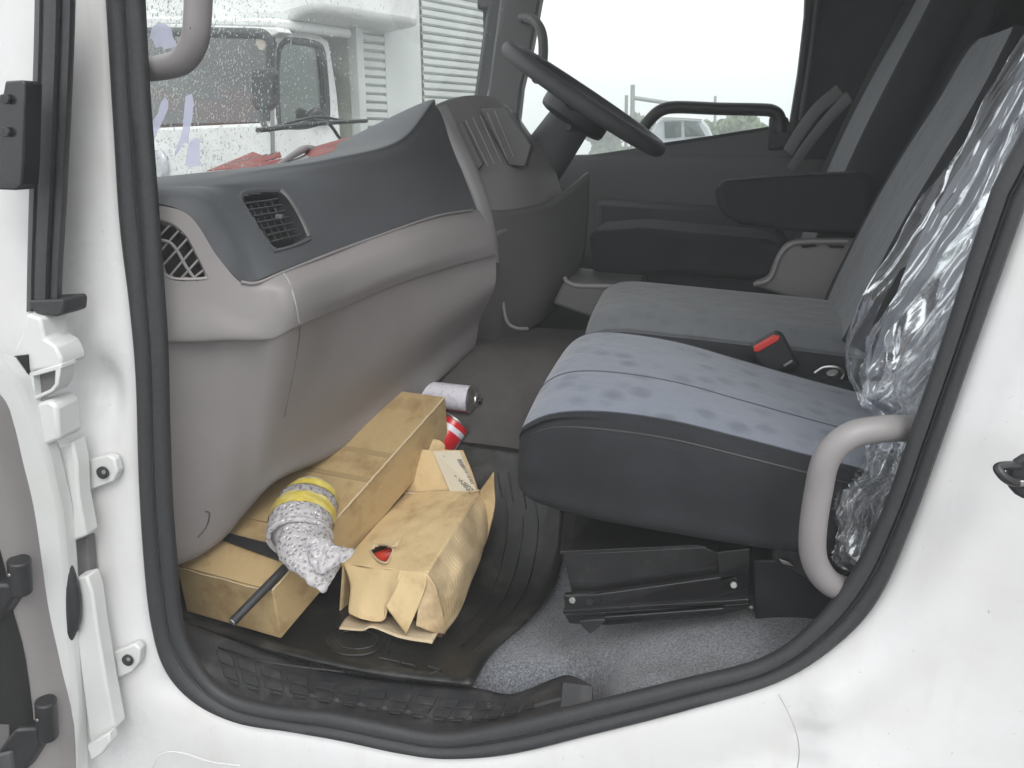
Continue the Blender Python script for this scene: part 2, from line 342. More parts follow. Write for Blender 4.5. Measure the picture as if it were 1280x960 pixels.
def prism(name, pts, vec, m, parent=None, bevel=.003, **kw):
    """closed outline pushed along vec"""
    pts = [Vector(p) for p in pts]; n = len(pts); vec = Vector(vec)
    vs = pts + [p + vec for p in pts]; fs = [tuple(range(n)), tuple(range(2 * n - 1, n - 1, -1))] + [(i, (i + 1) % n, n + (i + 1) % n, n + i) for i in range(n)]
    return mesh(name, vs, fs, m, parent, bevel=bevel, **kw)
def hexa(name, c8, m, parent=None, bevel=.004, **kw):
    fs = [(0, 3, 2, 1), (4, 5, 6, 7), (0, 1, 5, 4), (1, 2, 6, 5), (2, 3, 7, 6), (3, 0, 4, 7)]
    return mesh(name, c8, fs, m, parent, bevel=bevel, **kw)
def box(name, a, b, m, parent=None, bevel=.004, **kw):
    x0, y0, z0 = a; x1, y1, z1 = b
    return hexa(name, [(x0, y0, z0), (x1, y0, z0), (x1, y1, z0), (x0, y1, z0), (x0, y0, z1), (x1, y0, z1), (x1, y1, z1), (x0, y1, z1)], m, parent, bevel, **kw)
def disc(name, c, nrm, r, h, m, parent=None, seg=20, bevel=.001, **kw):
    c = Vector(c); nrm = Vector(nrm).normalized(); q = nrm.to_track_quat('Z', 'Y')
    pts = [c + q @ Vector((r * math.cos(2 * math.pi * k / seg), r * math.sin(2 * math.pi * k / seg), 0)) for k in range(seg)]
    return prism(name, pts, nrm * h, m, parent, bevel=bevel, **kw)
def pxs(lst, y): return [P(a, b, y) for a, b in lst]

# ================================================================== YARD (setting)
GZ = -1.0
gv = [(-60, -30, GZ), (60, -30, GZ), (60, 90, GZ), (-60, 90, GZ), (-60, 20, GZ)]
tag(mesh('ground', gv, [tuple(range(5))], 'asphalt', smooth=False), kind='structure')

# ================================================================== CAB SHELL
cab = empty('truck_cab', (-.2, 0, 0), 'white truck cab shell framing the open passenger doorway, windows and windscreen around the seats', 'truck cab')
OUT = [(160-26,0),(143,150),(151,280),(163,380),(171,470),(175,600),(181,700),(190,780),(208,838),(245,878),(300,903),(370,914),(430,925),(500,940),(560,947),(640,941),(740,917),(860,886),(975,850),(1050,802),(1100,745),(1140,655),(1180,545),(1220,430),(1252,340),(1282,256)]
INN = [(177,0),(183,110),(192,230),(200,340),(206,430),(209,540),(213,640),(218,700),(225,775),(243,825),(280,866),(340,884),(410,892),(480,906),(550,918),(630,906),(740,880),(850,853),(955,825),(1020,776),(1070,710),(1108,630),(1143,530),(1178,430),(1210,330),(1242,235)]
def crpx(l, n): return [(v.x, v.y) for v in cr([Vector((a, b, 0)) for a, b in l], n)]
NS = 150
oo = [P(a, b, 0) for a, b in crpx(OUT, NS)]; ii = [P(a, b, 0) for a, b in crpx(INN, NS)]
topo = [Vector((.44, 0, 1.15)), Vector((.47, 0, 1.45)), Vector((.42, 0, 1.60)), Vector((.28, 0, 1.66)), Vector((-.2, 0, 1.67)), Vector((-.48, 0, 1.65)), Vector((-.60, 0, 1.58)), Vector((-.70, 0, 1.36))]
topi = [Vector((.40, 0, 1.15)), Vector((.43, 0, 1.44)), Vector((.385, 0, 1.565)), Vector((.27, 0, 1.62)), Vector((-.2, 0, 1.63)), Vector((-.46, 0, 1.61)), Vector((-.56, 0, 1.55)), Vector((-.66, 0, 1.36))]
OL = oo[:-1] + cr([oo[-1]] + topo + [oo[0]], 60)[:-1]
IL = ii[:-1] + cr([ii[-1]] + topi + [ii[0]], 60)[:-1]
nL = len(OL)
prof = [(0, .02), (0, .004), (.04, -.006), (.14, -.011), (.34, -.009), (.42, -.003), (.46, -.001), (.50, -.005), (.54, -.006), (.58, -.002), (.64, -.008), (.84, -.008), (.96, -.003), (1.0, .003), (.98, .008)]
rows = [[o.lerp(i, a) + Vector((0, b, 0)) for o, i in zip(OL, IL)] for a, b in prof]
gridmesh('weatherstrip', rows, 'rubber', cab, closed_u=True, sharp=60)
# inner lip of the doorway flange, inside the seal
rows = [[i + Vector((0, b, 0)) + (Vector((-.2, 0, .8)) - i).normalized() * a for i in IL] for a, b in [(-.006, .006), (-.001, .007), (-.001, .010), (-.006, .012)]]
gridmesh('doorway_lip', rows, 'blk', cab, closed_u=True, sharp=60)
# outer skin round the doorway
cx = Vector((-.25, 0, .8))
nrm = []
for k in range(nL):
    t = (OL[(k + 2) % nL] - OL[(k - 2) % nL]); n = Vector((t.z, 0, -t.x)).normalized()
    if n.dot(OL[k] - cx) < 0: n = -n
    nrm.append(n)
def skin_y(p, d):
    y = 0.012 * math.exp(-d / .006) - 0.012 * (1 - math.exp(-d / .05)) - 0.03 * sstep(.09, .20, d) * (p.x > -.5)
    def g(cx_, cz_, sx_, sz_, h): return h * math.exp(-((p.x - cx_) / sx_) ** 2 - ((p.z - cz_) / sz_) ** 2)
    y += g(-.93, .56, .030, .045, .035) + g(-.885, .0, .03, .03, .012)
    y += g(-.97, .62, .05, .12, -.01) * 0
    if p.x > 0.2: y += -.015 * sstep(.02, .06, d)
    return y
ds = [-.004, 0, .004, .010, .018, .028, .04, .052, .064, .078, .09, .1, .115, .13, .16, .20, .26, .34]
rows = []
for d in ds:
    r = []
    for k in range(nL):
        p = OL[k] + nrm[k] * d
        r.append(Vector((p.x, skin_y(p, max(d, 0)), p.z)))
    rows.append(r)
gridmesh('side_panel', rows, 'paint', cab, closed_u=True, sharp=180)
# panel join below the rear corner
tube('panel_joint', [P(973, 868, -.045), P(984, 888, -.064), P(995, 915, -.075), P(999, 940, -.078), P(996, 965, -.078)], .0008, 'greyroll', cab, seg=6, n=5)
# sill step edge at the foot of the front pillar
tube('sill_fold', [P(190, 962, -.05), P(196, 948, -.05), P(210, 940, -.048), P(232, 942, -.048), P(262, 952, -.05), (P(300, 957, -.05))], .0016, 'paint', cab, seg=8, n=6)
# roof, rear wall, front wall, floor pan sides
box('roof', (-.80, .03, 1.67), (.85, 2.2, 1.72), 'trimgrey', cab)
box('rear_wall', (.80, .03, -.2), (.86, 2.2, 1.67), 'trimgrey', cab)
box('front_wall', (-1.16, .03, -.2), (-1.09, 2.2, .84), 'trimgrey', cab)
box('floor_pan', (-1.12, .02, -.22), (.85, 2.2, -.12), 'blk', cab)
prism('rear_quarter_trim', [(.40, .035, .25), (.80, .035, .2), (.80, .035, 1.67), (.33, .035, 1.67), (.44, .035, 1.45)], (0, .02, 0), 'trimgrey', cab)
prism('front_quarter_trim', [(-1.09, .03, -.1), (-.88, .03, -.1), (-.88, .03, .85), (-1.09, .03, .85)], (0, .02, 0), 'taupe_dk', cab)
# windscreen
WU = Vector((math.sin(R(18)), 0, math.cos(R(18)))); WN = Vector((WU.z, 0, -WU.x))
def glass_x(y): return -1.05 + .13 * abs((y - 1.07) / 1.05) ** 3
def wq(y, h, o=0): return Vector((glass_x(y), y, .86)) + WU * h + WN * o
def onglass(px, py, o=0.0):
    y = .6
    for _ in range(12): q = PL(px, py, wq(y, 0, o), WN); y = .5 * y + .5 * min(2.1, max(.0, q.y))
    return q
rows = [[wq(.03 + 2.09 * k / 30, h, 0) for k in range(31)] for h in [-.03, .2, .4, .6, .86]]
gridmesh('windscreen_glass', rows, 'glass', cab, sharp=180)
tube('windscreen_base_rubber', [wq(.03 + 2.09 * k / 12, -.02, .004) for k in range(13)], .010, 'rubber', cab, seg=8, n=3)
# rain drops on the outside of the windscreen: one mesh of many drops
ico = bmesh.new(); bmesh.ops.create_icosphere(ico, subdivisions=1, radius=1); iv = [v.co.copy() for v in ico.verts]; jf = [tuple(v.index for v in f.verts) for f in ico.faces]; ico.free()
vs, fs = [], []
rd = random.Random(3)
for k in range(6000):
    a = rd.uniform(182, 470) if rd.random() < .85 else rd.uniform(470, 640); b = rd.uniform(0, 225)
    if a > 330 and rd.random() < .5: continue
    c = onglass(a, b, -.001)
    r = .0008 + .0014 * rd.random() ** 3; c = c - WN * (.0005)
    st = rd.choice([1, 1, 1, 1.6, 2.4])
    base = len(vs)
    for v in iv:
        w = v * r; vs.append(c + WN * (w.x * .55) + Vector((0, 1, 0)) * w.y + WU * (w.z * st))
    fs += [tuple(i + base for i in f) for f in jf]
tag(mesh('raindrops', vs, fs, 'drop', cab, sharp=180), kind='stuff')
# wiper outside the glass
wb0, wb1 = onglass(322, 163, -.03), onglass(458, 151, -.03)
tube('wiper_blade', [wb0, wb0.lerp(wb1, .5) + WU * .004, wb1], .006, 'blk', cab, seg=8)
tube('wiper_bridge', [wb0.lerp(wb1, .12) - WN * .008, wb0.lerp(wb1, .35) - WN * .012 + WU * .012, wb0.lerp(wb1, .55) - WN * .014 + WU * .016, wb0.lerp(wb1, .8) - WN * .008], .004, 'blk', cab, seg=8)
tube('wiper_arm', [onglass(390, 150, -.05), onglass(410, 154, -.05), onglass(424, 172, -.05), onglass(440, 195, -.05)], .005, 'blk', cab, seg=8)
# driver side: front pillar, rear pillar, door
YD = 2.10
prism('front_pillar', pxs([(632, -60), (686, -60), (664, 60), (652, 110), (642, 200), (590, 200), (605, 150)], YD - .03), (0, .07, 0), 'taupe_dk', cab, bevel=.01)
prism('pillar_rubber', pxs([(622, -60), (641, -60), (622, 60), (603, 150), (592, 210), (583, 210)], YD + .05), (-.02, .03, 0), 'rubber', cab, bevel=.004)
tube('pillar_grab_handle', [P(652, 22, YD - .03), P(668, 26, YD - .09), P(678, 45, YD - .11), P(678, 80, YD - .09), P(670, 100, YD - .03)], .018, 'taupe_dk', cab, seg=10)
disc('handle_screw', P(655, 25, YD - .05), (0, -1, 0), .010, .01, 'void', cab)
prism('rear_pillar', pxs([(1010, -80), (1006, 20), (998, 90), (986, 165), (984, 600), (1300, 600), (1300, -80)], YD - .02), (0, .06, 0), 'trimgrey', cab, bevel=.01)
prism('pillar_edge_strip', pxs([(1010, -80), (1006, 20), (998, 90), (986, 165), (992, 166), (1004, 90), (1013, 20), (1018, -80)], YD - .035), (0, .02, 0), 'pad2', cab, bevel=.003)
tube('seat_belt_channel', [P(1022, 0, YD - .04), P(1014, 70, YD - .05), P(1001, 150, YD - .05)], .010, 'pad2', cab, seg=8)
hexa('driver_window_glass', [P(640, 205, YD + .02), P(990, 205, YD + .02), P(990, 205, YD + .024), P(640, 205, YD + .024), P(640, -90, YD + .02), P(1012, -90, YD + .02), P(1012, -90, YD + .024), P(640, -90, YD + .024)], 'glass', cab, bevel=0, smooth=False)
# exterior mirror on the driver's side, seen past the pillar
tube('mirror_stay', [P(606, -10, 2.2), P(607, 40, 2.2), P(608, 112, 2.2)], .009, 'blk', cab, seg=8)
box('mirror_head', tuple(P(596, 12, 2.17)), tuple(P(626, -60, 2.25)), 'blk', cab, bevel=.01)

# grab handles of the passenger doorway
tube('grab_handle', [P(160, 88, .08), P(180, 87, .055), P(205, 84, .035), P(228, 76, .02), P(243, 52, .012), P(247, 20, .008), P(249, -40, .008), P(251, -160, .03)], (lambda t: (.0195, .0172)), 'handle', cab, seg=16, label='grey plastic grab handle curving down from the top of the front pillar')
disc('handle_screw', P(238, 35, -.0075), (0, -1, 0), .0020, .002, 'void', cab, seg=10)
tube('grab_handle', [P(1185, 537, .10), P(1150, 536, .065), P(1105, 536, .025), P(1062, 545, .005), P(1034, 572, .0), P(1023, 615, .0), P(1016, 665, .0), P(1018, 700, .005), P(1035, 727, .015), P(1062, 738, .035), P(1100, 744, .085)], .0180, 'handle', cab, seg=16, n=8, label='grey plastic grab handle low on the rear edge of the doorway')

# ================================================================== FRONT PILLAR HARDWARE (left edge) AND OPEN DOOR
# black strip down the front pillar
SL = [(96,-40),(93,60),(89,150),(84,250),(79,330),(77,385)]
SR_ = [(44,-40),(42,60),(39,150),(36,250),(34,330),(33,390)]
A = crpx(SR_, 24); B = crpx(SL, 24)
prof = [(0, -.055), (.03, -.075), (.12, -.082), (.2, -.078), (.24, -.083), (.52, -.086), (.62, -.080), (.66, -.076), (.7, -.083), (.86, -.084), (.95, -.076), (1, -.05)]
rows = [[P(a[0] + (b[0] - a[0]) * t, a[1] + (b[1] - a[1]) * t, y) for a, b in zip(A, B)] for t, y in prof]
gridmesh('pillar_weatherstrip', rows, 'rubber', cab, sharp=60)
prism('strip_end_clip', pxs([(35, 376), (77, 374), (79, 380), (78, 393), (70, 396), (45, 392), (36, 385)], -.09), (0, .05, 0), 'rubber', cab, bevel=.003)
# white flange of the pillar behind/left of strip
prism('pillar_flange', pxs([(-60, -60), (50, -60), (46, 150), (40, 390), (38, 500), (-10, 520), (-60, 520)], -.05), (0, .04, 0), 'paint', cab, bevel=.004)
# cast white bracket between strip and hinge
prism('pillar_bracket', pxs([(32, 392), (50, 398), (53, 412), (55, 424), (68, 432), (76, 447), (77, 458), (40, 464), (36, 470), (14, 446), (20, 432), (30, 410)], -.10), (0, .05, 0), 'paint2', cab, bevel=.004)
prism('bracket_window', pxs([(40, 470), (70, 461), (70, 482), (44, 498)], -.089), (0, .004, 0), 'taupe_dk', cab, bevel=.0)
for q in ([(36, 466), (76, 455), (77, 461), (41, 471)], [(36, 466), (41, 470), (44, 499), (38, 503)], [(69, 460), (76, 458), (73, 481), (66, 490), (44, 500), (38, 503), (39, 497), (62, 487), (68, 480)]):
    prism('bracket_frame', pxs(q, -.102), (0, .03, 0), 'paint2', cab, bevel=.0015)
prism('bracket_slot', pxs([(15, 446), (32, 444), (34, 470), (37, 500), (28, 480)], -.106), (0, .01, 0), 'void', cab, bevel=.001)
prism('hinge_cover', pxs([(36, 506), (60, 500), (70, 508), (74, 550), (52, 560), (40, 525)], -.10), (0, .05, 0), 'paint2', cab, bevel=.006)
def hinge(pl, knuckle, boltc, lab):
    h = prism('door_hinge', pxs(pl, -.025), (0, .016, 0), 'paint2', cab, bevel=.003, label=lab)
    prism('hinge_barrel', pxs(knuckle, -.062), (0, .03, 0), 'paint2', h, bevel=.004)
    disc('hinge_bolt', P(*boltc, -.026), (0, -1, 0), .0105, .006, 'blk', h)
    disc('bolt_socket', P(*boltc, -.0325), (0, -1, 0), .0042, .002, 'pole', h, seg=6)
hinge([(88, 580), (134, 569), (143, 574), (147, 590), (142, 602), (98, 619)], [(54, 564), (90, 552), (96, 578), (98, 620), (108, 670), (74, 684), (60, 620)], (130, 590), 'upper white door hinge with one black bolt')
hinge([(122, 824), (168, 805), (175, 812), (174, 828), (165, 840), (130, 856)], [(92, 724), (108, 720), (115, 740), (122, 790), (132, 850), (144, 912), (112, 930), (96, 800)], (161, 824), 'lower white door hinge with one black bolt')
prism('hinge_recess', pxs([(76, 684), (108, 672), (112, 722), (92, 726), (86, 705)], -.035), (0, .02, 0), 'taupe_dk', cab, bevel=.002)
prism('bracket_frame', pxs([(108, 932), (136, 916), (138, 928), (128, 942), (114, 952)], -.085), (0, .02, 0), 'paint2', cab, bevel=.003)

door = empty('open_passenger_door', tuple(P(60, 960, -.12)), 'open white passenger door with grey inner trim at the far left edge', 'truck door')
# door plane runs towards the viewer, slightly leaning: control edge px list, right edge y=-.10, leftwards nearer
def dp(px, py): return P(px, py, -.10 - .0007 * (60 - px))
prism('door_shell', [dp(a, b) for a, b in [(-80, 420), (2, 452), (22, 478), (42, 520), (60, 570), (76, 640), (82, 700), (88, 800), (95, 880), (98, 980), (-80, 980)]], (.0, .03, 0), 'paint2', door, bevel=.006)
edge = crpx([(-60, 440), (0, 492), (18, 530), (30, 575), (44, 630), (53, 690), (62, 760), (76, 830), (92, 900), (96, 990)], 30)
rows = []
for t, dy in [(0, .0), (.01, -.012), (.04, -.024), (.10, -.032), (.22, -.036), (.5, -.038), (1, -.04)]:
    rows.append([dp(a - t * 140, b + t * 10) + Vector((0, dy, 0)) for a, b in edge])
gridmesh('door_trim', rows, 'taupe', door, sharp=60)
pk = crpx([(-60, 640), (4, 648), (18, 660), (28, 690), (38, 745), (52, 800), (62, 880), (60, 905), (30, 985)], 26)
rows = []
for t, dy in [(0, -.036), (.02, -.043), (.05, -.046), (.2, -.047), (1, -.05)]:
    rows.append([dp(a - t * 120, b + t * 8) + Vector((0, dy, 0)) for a, b in pk])
gridmesh('lower_window_panel', rows, 'void', door, sharp=60)
prism('lower_glass', [dp(a, b) + Vector((0, -.05, 0)) for a, b in [(-60, 878), (40, 882), (44, 990), (-60, 990)]], (0, .002, 0), 'taupe_dk', door, bevel=0)
for k, (ox, oy, s) in enumerate([(0, 0, 1.0), (24, 172, 1.12)]):
    def q(a, b): return (ox + a * s, oy + 680 + (b - 680) * s)
    c0 = dp(*q(52, 682)) + Vector((0, -.045, 0)); c1 = dp(*q(54, 722)) + Vector((0, -.045, 0))
    tube('pull_pivot', [c0, c1], .017, 'blk', door, seg=20, smoothpath=False, bevel=.003)
    prism('pull_arm', [dp(*q(a, b)) + Vector((0, -.058, 0)) for a, b in [(24, 708), (48, 708), (54, 722), (36, 752), (26, 758), (8, 756), (4, 736)]], (0, .035, 0), 'blk', door, bevel=.005)
    prism('pull_face', [dp(*q(a, b)) + Vector((0, -.066, 0)) for a, b in [(6, 733), (24, 729), (27, 754), (10, 755)]], (0, .01, 0), 'pad2', door, bevel=.004)
    disc('pivot_screw', (c0 + c1) / 2 + Vector((.0, -.017, .012)), (0, -1, 0), .003, .003, 'steel', door, seg=12)
tube('door_check_strap', [P(78, 684, -.072), P(86, 715, -.072), P(91, 748, -.073), P(91, 778, -.074), P(84, 804, -.075)], (lambda t: (.002 + .010 * math.sin(t * 2.9), .004 + .010 * math.sin(t * 2.9))), 'blk', door, seg=12)
for k in range(8):
    disc('strap_rib', P(91.5 - .1 * k, 756 + 4.4 * k, -.073), (0, .2, -1), .0125 - .0003 * k, .0018, 'blk', door, seg=14)
# mirror bracket plate, far left
prism('mirror_bracket', pxs([(6, 101), (28, 100), (31, 104), (29, 200), (27, 232), (20, 238), (-30, 236), (-30, 120), (3, 118)], -.14), (0, .03, 0), 'blkmetal', door, bevel=.003)
for b in (124, 165): disc('bracket_bolt', P(9, b, -.142), (0, -1, 0), .007, .005, 'blk', door, seg=6)
# latch striker on the rear pillar
st = tube('latch_striker', [P(1283, 583, -.10), P(1262, 582, -.115), P(1248, 584, -.12), P(1251, 592, -.125), P(1260, 600, -.125), P(1274, 604, -.115), P(1284, 605, -.1)], .0052, 'blk', cab, seg=10)
disc('striker_base', P(1291, 592, -.10), (0, -1, 0), .029, .012, 'blk', st, bevel=.004)
disc('striker_screw', P(1276, 603, -.118), (0, -1, 0), .004, .004, 'steel', st, seg=12)

# ================================================================== FLOOR
vs, fs = [], []; nx, ny = 90, 80
for j in range(ny):
    for i in range(nx):
        x = -1.085 + 1.88 * i / (nx - 1); y = .035 + 2.05 * j / (ny - 1)
        vs.append((x, y, floor_z(x, y) - .12 * (1 - sstep(.135, .18, y)) * (1 - sstep(-.16, -.08, x)) + .0015 * noise.noise(Vector((x * 9, y * 9, 0)))))
for j in range(ny - 1):
    for i in range(nx - 1):
        a = j * nx + i; fs.append((a, a + 1, a + nx + 1, a + nx))
tag(mesh('cab_floor_carpet', vs, fs, 'carpet', sharp=180), kind='structure')

vs, fs = [], []
for j in range(30):
    for i in range(30):
        x = -.95 + .78 * i / 29; y = .60 + .75 * j / 29; vs.append((x, y, floor_z(x, y) + .007 + .003 * noise.noise(Vector((x * 5, y * 5, 2)))))
for j in range(29):
    for i in range(29): a = j * 30 + i; fs.append((a, a + 1, a + 31, a + 30))
tag(mesh('engine_cover', vs, fs, mat('dark_engine_cover_felt', (.085, .078, .075), .9, c2=(.065, .06, .058), vs=12, bump=.4, bs=300), sharp=180), kind='structure')
# rubber mat
mat_o = empty('floor_mat', tuple(PF(480, 780)), 'black ribbed rubber floor mat under the cardboard boxes in the footwell', 'floor mat')
ML = [(228, 776), (222, 740), (225, 700), (260, 650), (330, 600), (420, 560), (520, 545)]
MR = [(590, 856), (618, 812), (662, 772), (694, 728), (706, 672), (700, 610), (652, 562)]
Lp = crpx(ML, 30); Rp = crpx(MR, 30)
# near edge bows outward
rows = []
for j in range(30):
    r = []
    for i in range(34):
        t = i / 33; a = Lp[j][0] + (Rp[j][0] - Lp[j][0]) * t; b = Lp[j][1] + (Rp[j][1] - Lp[j][1]) * t
        b += 14 * math.sin(math.pi * min(1, t * 1.0)) * (1 - j / 29) ** 3 * (1 if t < .8 else 1)
        e = min(t, 1 - t) * 33; h = .010 + (.009 if e < 1.2 else 0) + (.009 if j < 1 else 0)
        r.append(PF(a, b, h))
    rows.append(r)
gridmesh('mat_sheet', rows, 'matr', mat_o, sharp=50, solid=.008)
# moulded relief on the mat
def onmat(l, off=.016): return [PF(a, b, off) for a, b in l]
ov = [(438 + 38 * math.cos(t) + 6, 797 + 20 * math.sin(t) + 2) for t in [2 * math.pi * k / 28 for k in range(29)]]
tube('mat_emblem_ring', onmat(ov), .0022, 'matr', mat_o, smoothpath=False, seg=6)
ov = [(442 + 26 * math.cos(t) + 4, 799 + 12 * math.sin(t)) for t in [2 * math.pi * k / 24 for k in range(25)]]
tube('mat_emblem_ring', onmat(ov), .0018, 'matr', mat_o, smoothpath=False, seg=6)
for l in ([(474, 822), (500, 827)], [(502, 828), (519, 833), (513, 845)], [(535, 832), (552, 838)], [(528, 846), (546, 839)], [(462, 768), (440, 762)], [(484, 818), (488, 800)],
          [(560, 800), (600, 762), (622, 720), (634, 660), (630, 610)], [(590, 812), (640, 765), (664, 715), (672, 650), (660, 600)], [(575, 808), (618, 765), (642, 720), (654, 655), (646, 606)], [(636, 590), (642, 630)], [(622, 592), (628, 622)], [(650, 588), (658, 636)],
          [(245, 800), (330, 826), (430, 840)]):
    tube('mat_rib', onmat(l), .0022, 'matr', mat_o, seg=6, n=6)
# step / scuff plate along the sill
sc = empty('sill_scuff_plate', tuple(P(450, 880, .03)), 'dusty black plastic scuff plate with raised tread blocks along the door sill', 'scuff plate')
top = crpx([(212, 750), (232, 776), (300, 804), (400, 836), (500, 852), (592, 860), (640, 868), (690, 850), (712, 845), (740, 858)], 60)
bot = crpx([(232, 826), (262, 862), (320, 882), (400, 890), (480, 904), (552, 916), (620, 907), (680, 893), (720, 884), (742, 880)], 60)
def scp(a, b, t, o=0):
    # plate falls from the floor edge down to the seal
    return P(a, b, .118 - .098 * t - o)
rows = []
for t in [0, .1, .3, .5, .62, .66, .8, .95, 1.0]:
    drop = -.0 if t < .64 else .004
    rows.append([scp(x0 + (x1 - x0) * t, y0 + (y1 - y0) * t, t, -.0) + Vector((0, 0, -drop)) for (x0, y0), (x1, y1) in zip(top, bot)])
gridmesh('plate', rows, 'rubber2', sc, solid=.003, sharp=40)
nb = 0
for j, (t0, t1) in enumerate([(.26, .44), (.5, .66)]):
    for k in range(15 if j else 13):
        u0 = .17 + k * .0385; u1 = u0 + .030
        def at(u, t):
            f = u * 59; i = min(int(f), 58); w = f - i
            x0 = top[i][0] * (1 - w) + top[i + 1][0] * w; y0 = top[i][1] * (1 - w) + top[i + 1][1] * w
            x1 = bot[i][0] * (1 - w) + bot[i + 1][0] * w; y1 = bot[i][1] * (1 - w) + bot[i + 1][1] * w
            return (x0 + (x1 - x0) * t, y0 + (y1 - y0) * t, t)
        c = [at(u0, t1), at(u1, t1), at(u1, t0), at(u0, t0)]
        lo = [scp(*q, -.002) for q in c]; hi = [scp(*q, .0055) for q in c]
        hexa('tread_block', lo + hi, 'rubber2', sc, bevel=.0012)
for k in range(14):
    u0 = .17 + k * .0385
    c = [at(u0 + .006, .74), at(u0 + .026, .74), at(u0 + .026, .68), at(u0 + .006, .68)]
    hexa('tread_lug', [scp(*q, -.002) for q in c] + [scp(*q, .007) for q in c], 'rubber2', sc, bevel=.001)
for a, b, t in ((286, 838, .2), (474, 867, .25), (611, 884, .35)):
    s_ = disc('screw_boss', scp(a, b, t, -.001), (0, -.75, .65), .0085, .006, 'rubber2', sc, seg=18, bevel=.002)
    disc('screw', scp(a, b, t, .006), (0, -.75, .65), .004, .003, 'blk', s_, seg=12)
prism('end_cap', [scp(a, b, t, .006) for a, b, t in [(232, 818, .3), (243, 812, .1), (256, 842, .5), (262, 860, .9), (246, 846, .9)]], (0, .006, 0), 'rubber2', sc, bevel=.002)
prism('end_tab', [P(a, b, y) for a, b, y in [(703, 852, .06), (740, 857, .05), (741, 881, .03), (712, 884, .025), (700, 888, .03)]], (0, .006, -.003), 'rubber2', sc, bevel=.002)

# ================================================================== DASHBOARD
dash = empty('dashboard', (-.75, .9, .5), 'grey and charcoal dashboard with air vents facing the passenger seat', 'dashboard')
padc = [
 [P(186, 252, .045), P(234, 268, .07), P(270, 320, .09), P(300, 352, .11)],
 [P(190, 240, .06), P(250, 250, .10), P(283, 297, .115), P(309, 353, .125)],
 [P(200, 234, .08), P(262, 241, .135), P(296, 290, .14), P(320, 351, .14)],
 [P(250, 230, .15), P(302, 240, .21), P(333, 290, .20), P(352, 338, .19)],
 [P(330, 217, .30), P(388, 236, .36), P(402, 285, .34), P(410, 316, .33)],
 [P(420, 203, .48), P(452, 225, .52), P(464, 262, .51), P(472, 293, .49)],
 [P(503, 181, .66), P(524, 202, .70), P(534, 236, .69), P(542, 269, .67)],
 [P(546, 134, .82), P(560, 166, .845), P(578, 215, .84), P(596, 262, .81)]]
for c in padc:   # carry the top of the pad forward to the windscreen
    a = c[0].copy(); c.insert(0, a + Vector((-.05, .006, .006))); c.insert(0, Vector((-1.04 if a.y > .3 else -.98, a.y + .06, .875)))
rows = gridpts(padc, 90, 34)
def vent_hole(p): return False
# vent opening: quad of screen outline turned into the pad surface
VO = [(301, 246), (343, 238), (357, 244), (384, 290), (383, 300), (350, 312), (338, 306)]
def inpoly(x, y, poly):
    c = False; n = len(poly)
    for i in range(n):
        x0, y0 = poly[i]; x1, y1 = poly[(i + 1) % n]
        if (y0 > y) != (y1 > y) and x < (x1 - x0) * (y - y0) / (y1 - y0) + x0: c = not c
    return c
def topx(p):
    v = Vector(p) - CAMP; d = v.dot(FWD); return (640 + FOC * v.dot(RT) / d, 480 - FOC * v.dot(UP) / d)
def gridmesh_hole(name, rows, m, parent, poly, **kw):
    nv, nu = len(rows), len(rows[0]); vs = [p for r in rows for p in r]; fs = []
    for j in range(nv - 1):
        for i in range(nu - 1):
            a = j * nu + i; q = [vs[a], vs[a + 1], vs[a + nu + 1], vs[a + nu]]; c = sum(q, Vector()) / 4; x, y = topx(c)
            if not inpoly(x, y, poly): fs.append((a, a + 1, a + nu + 1, a + nu))
    return mesh(name, vs, fs, m, parent, **kw)
rows = gridpts(padc, 200, 90)
gridmesh_hole('upper_pad', rows, 'pad', dash, VO, sharp=70)
def surf_at(rows, px, py):
    best = None
    for r in rows:
        for p in r:
            x, y = topx(p); d = (x - px) ** 2 + (y - py) ** 2
            if best is None or d < best[0]: best = (d, p)
    q = P(px, py, best[1].y); return q
vo = [surf_at(rows, a, b) for a, b in VO]
NV = Vector((.80, -.48, .35)).normalized()
vent = empty_part = None
def ring(name, loop, w, m, parent, out=.003, depth=.05):
    """frame round an opening: lip, then walls going in"""
    c = sum(loop, Vector()) / len(loop)
    L = cr(loop, 48, closed=True)
    rr = [[p + (p - c) * w for p in L], [p + (p - c) * (w * .6) + NV * out for p in L], [p + NV * out for p in L], [p - (p - c) * .06 for p in L], [p - (p - c) * .10 - NV * depth for p in L]]
    return gridmesh(name, rr, m, parent, closed_u=True, sharp=50)
vf = ring('air_vent', vo, .055, 'pad', dash, out=.003, depth=.045)
cvo = sum(vo, Vector()) / len(vo)
mesh('vent_back', [p - (p - cvo) * .08 - NV * .045 for p in vo], [tuple(range(len(vo)))], 'void', vf, smooth=False)
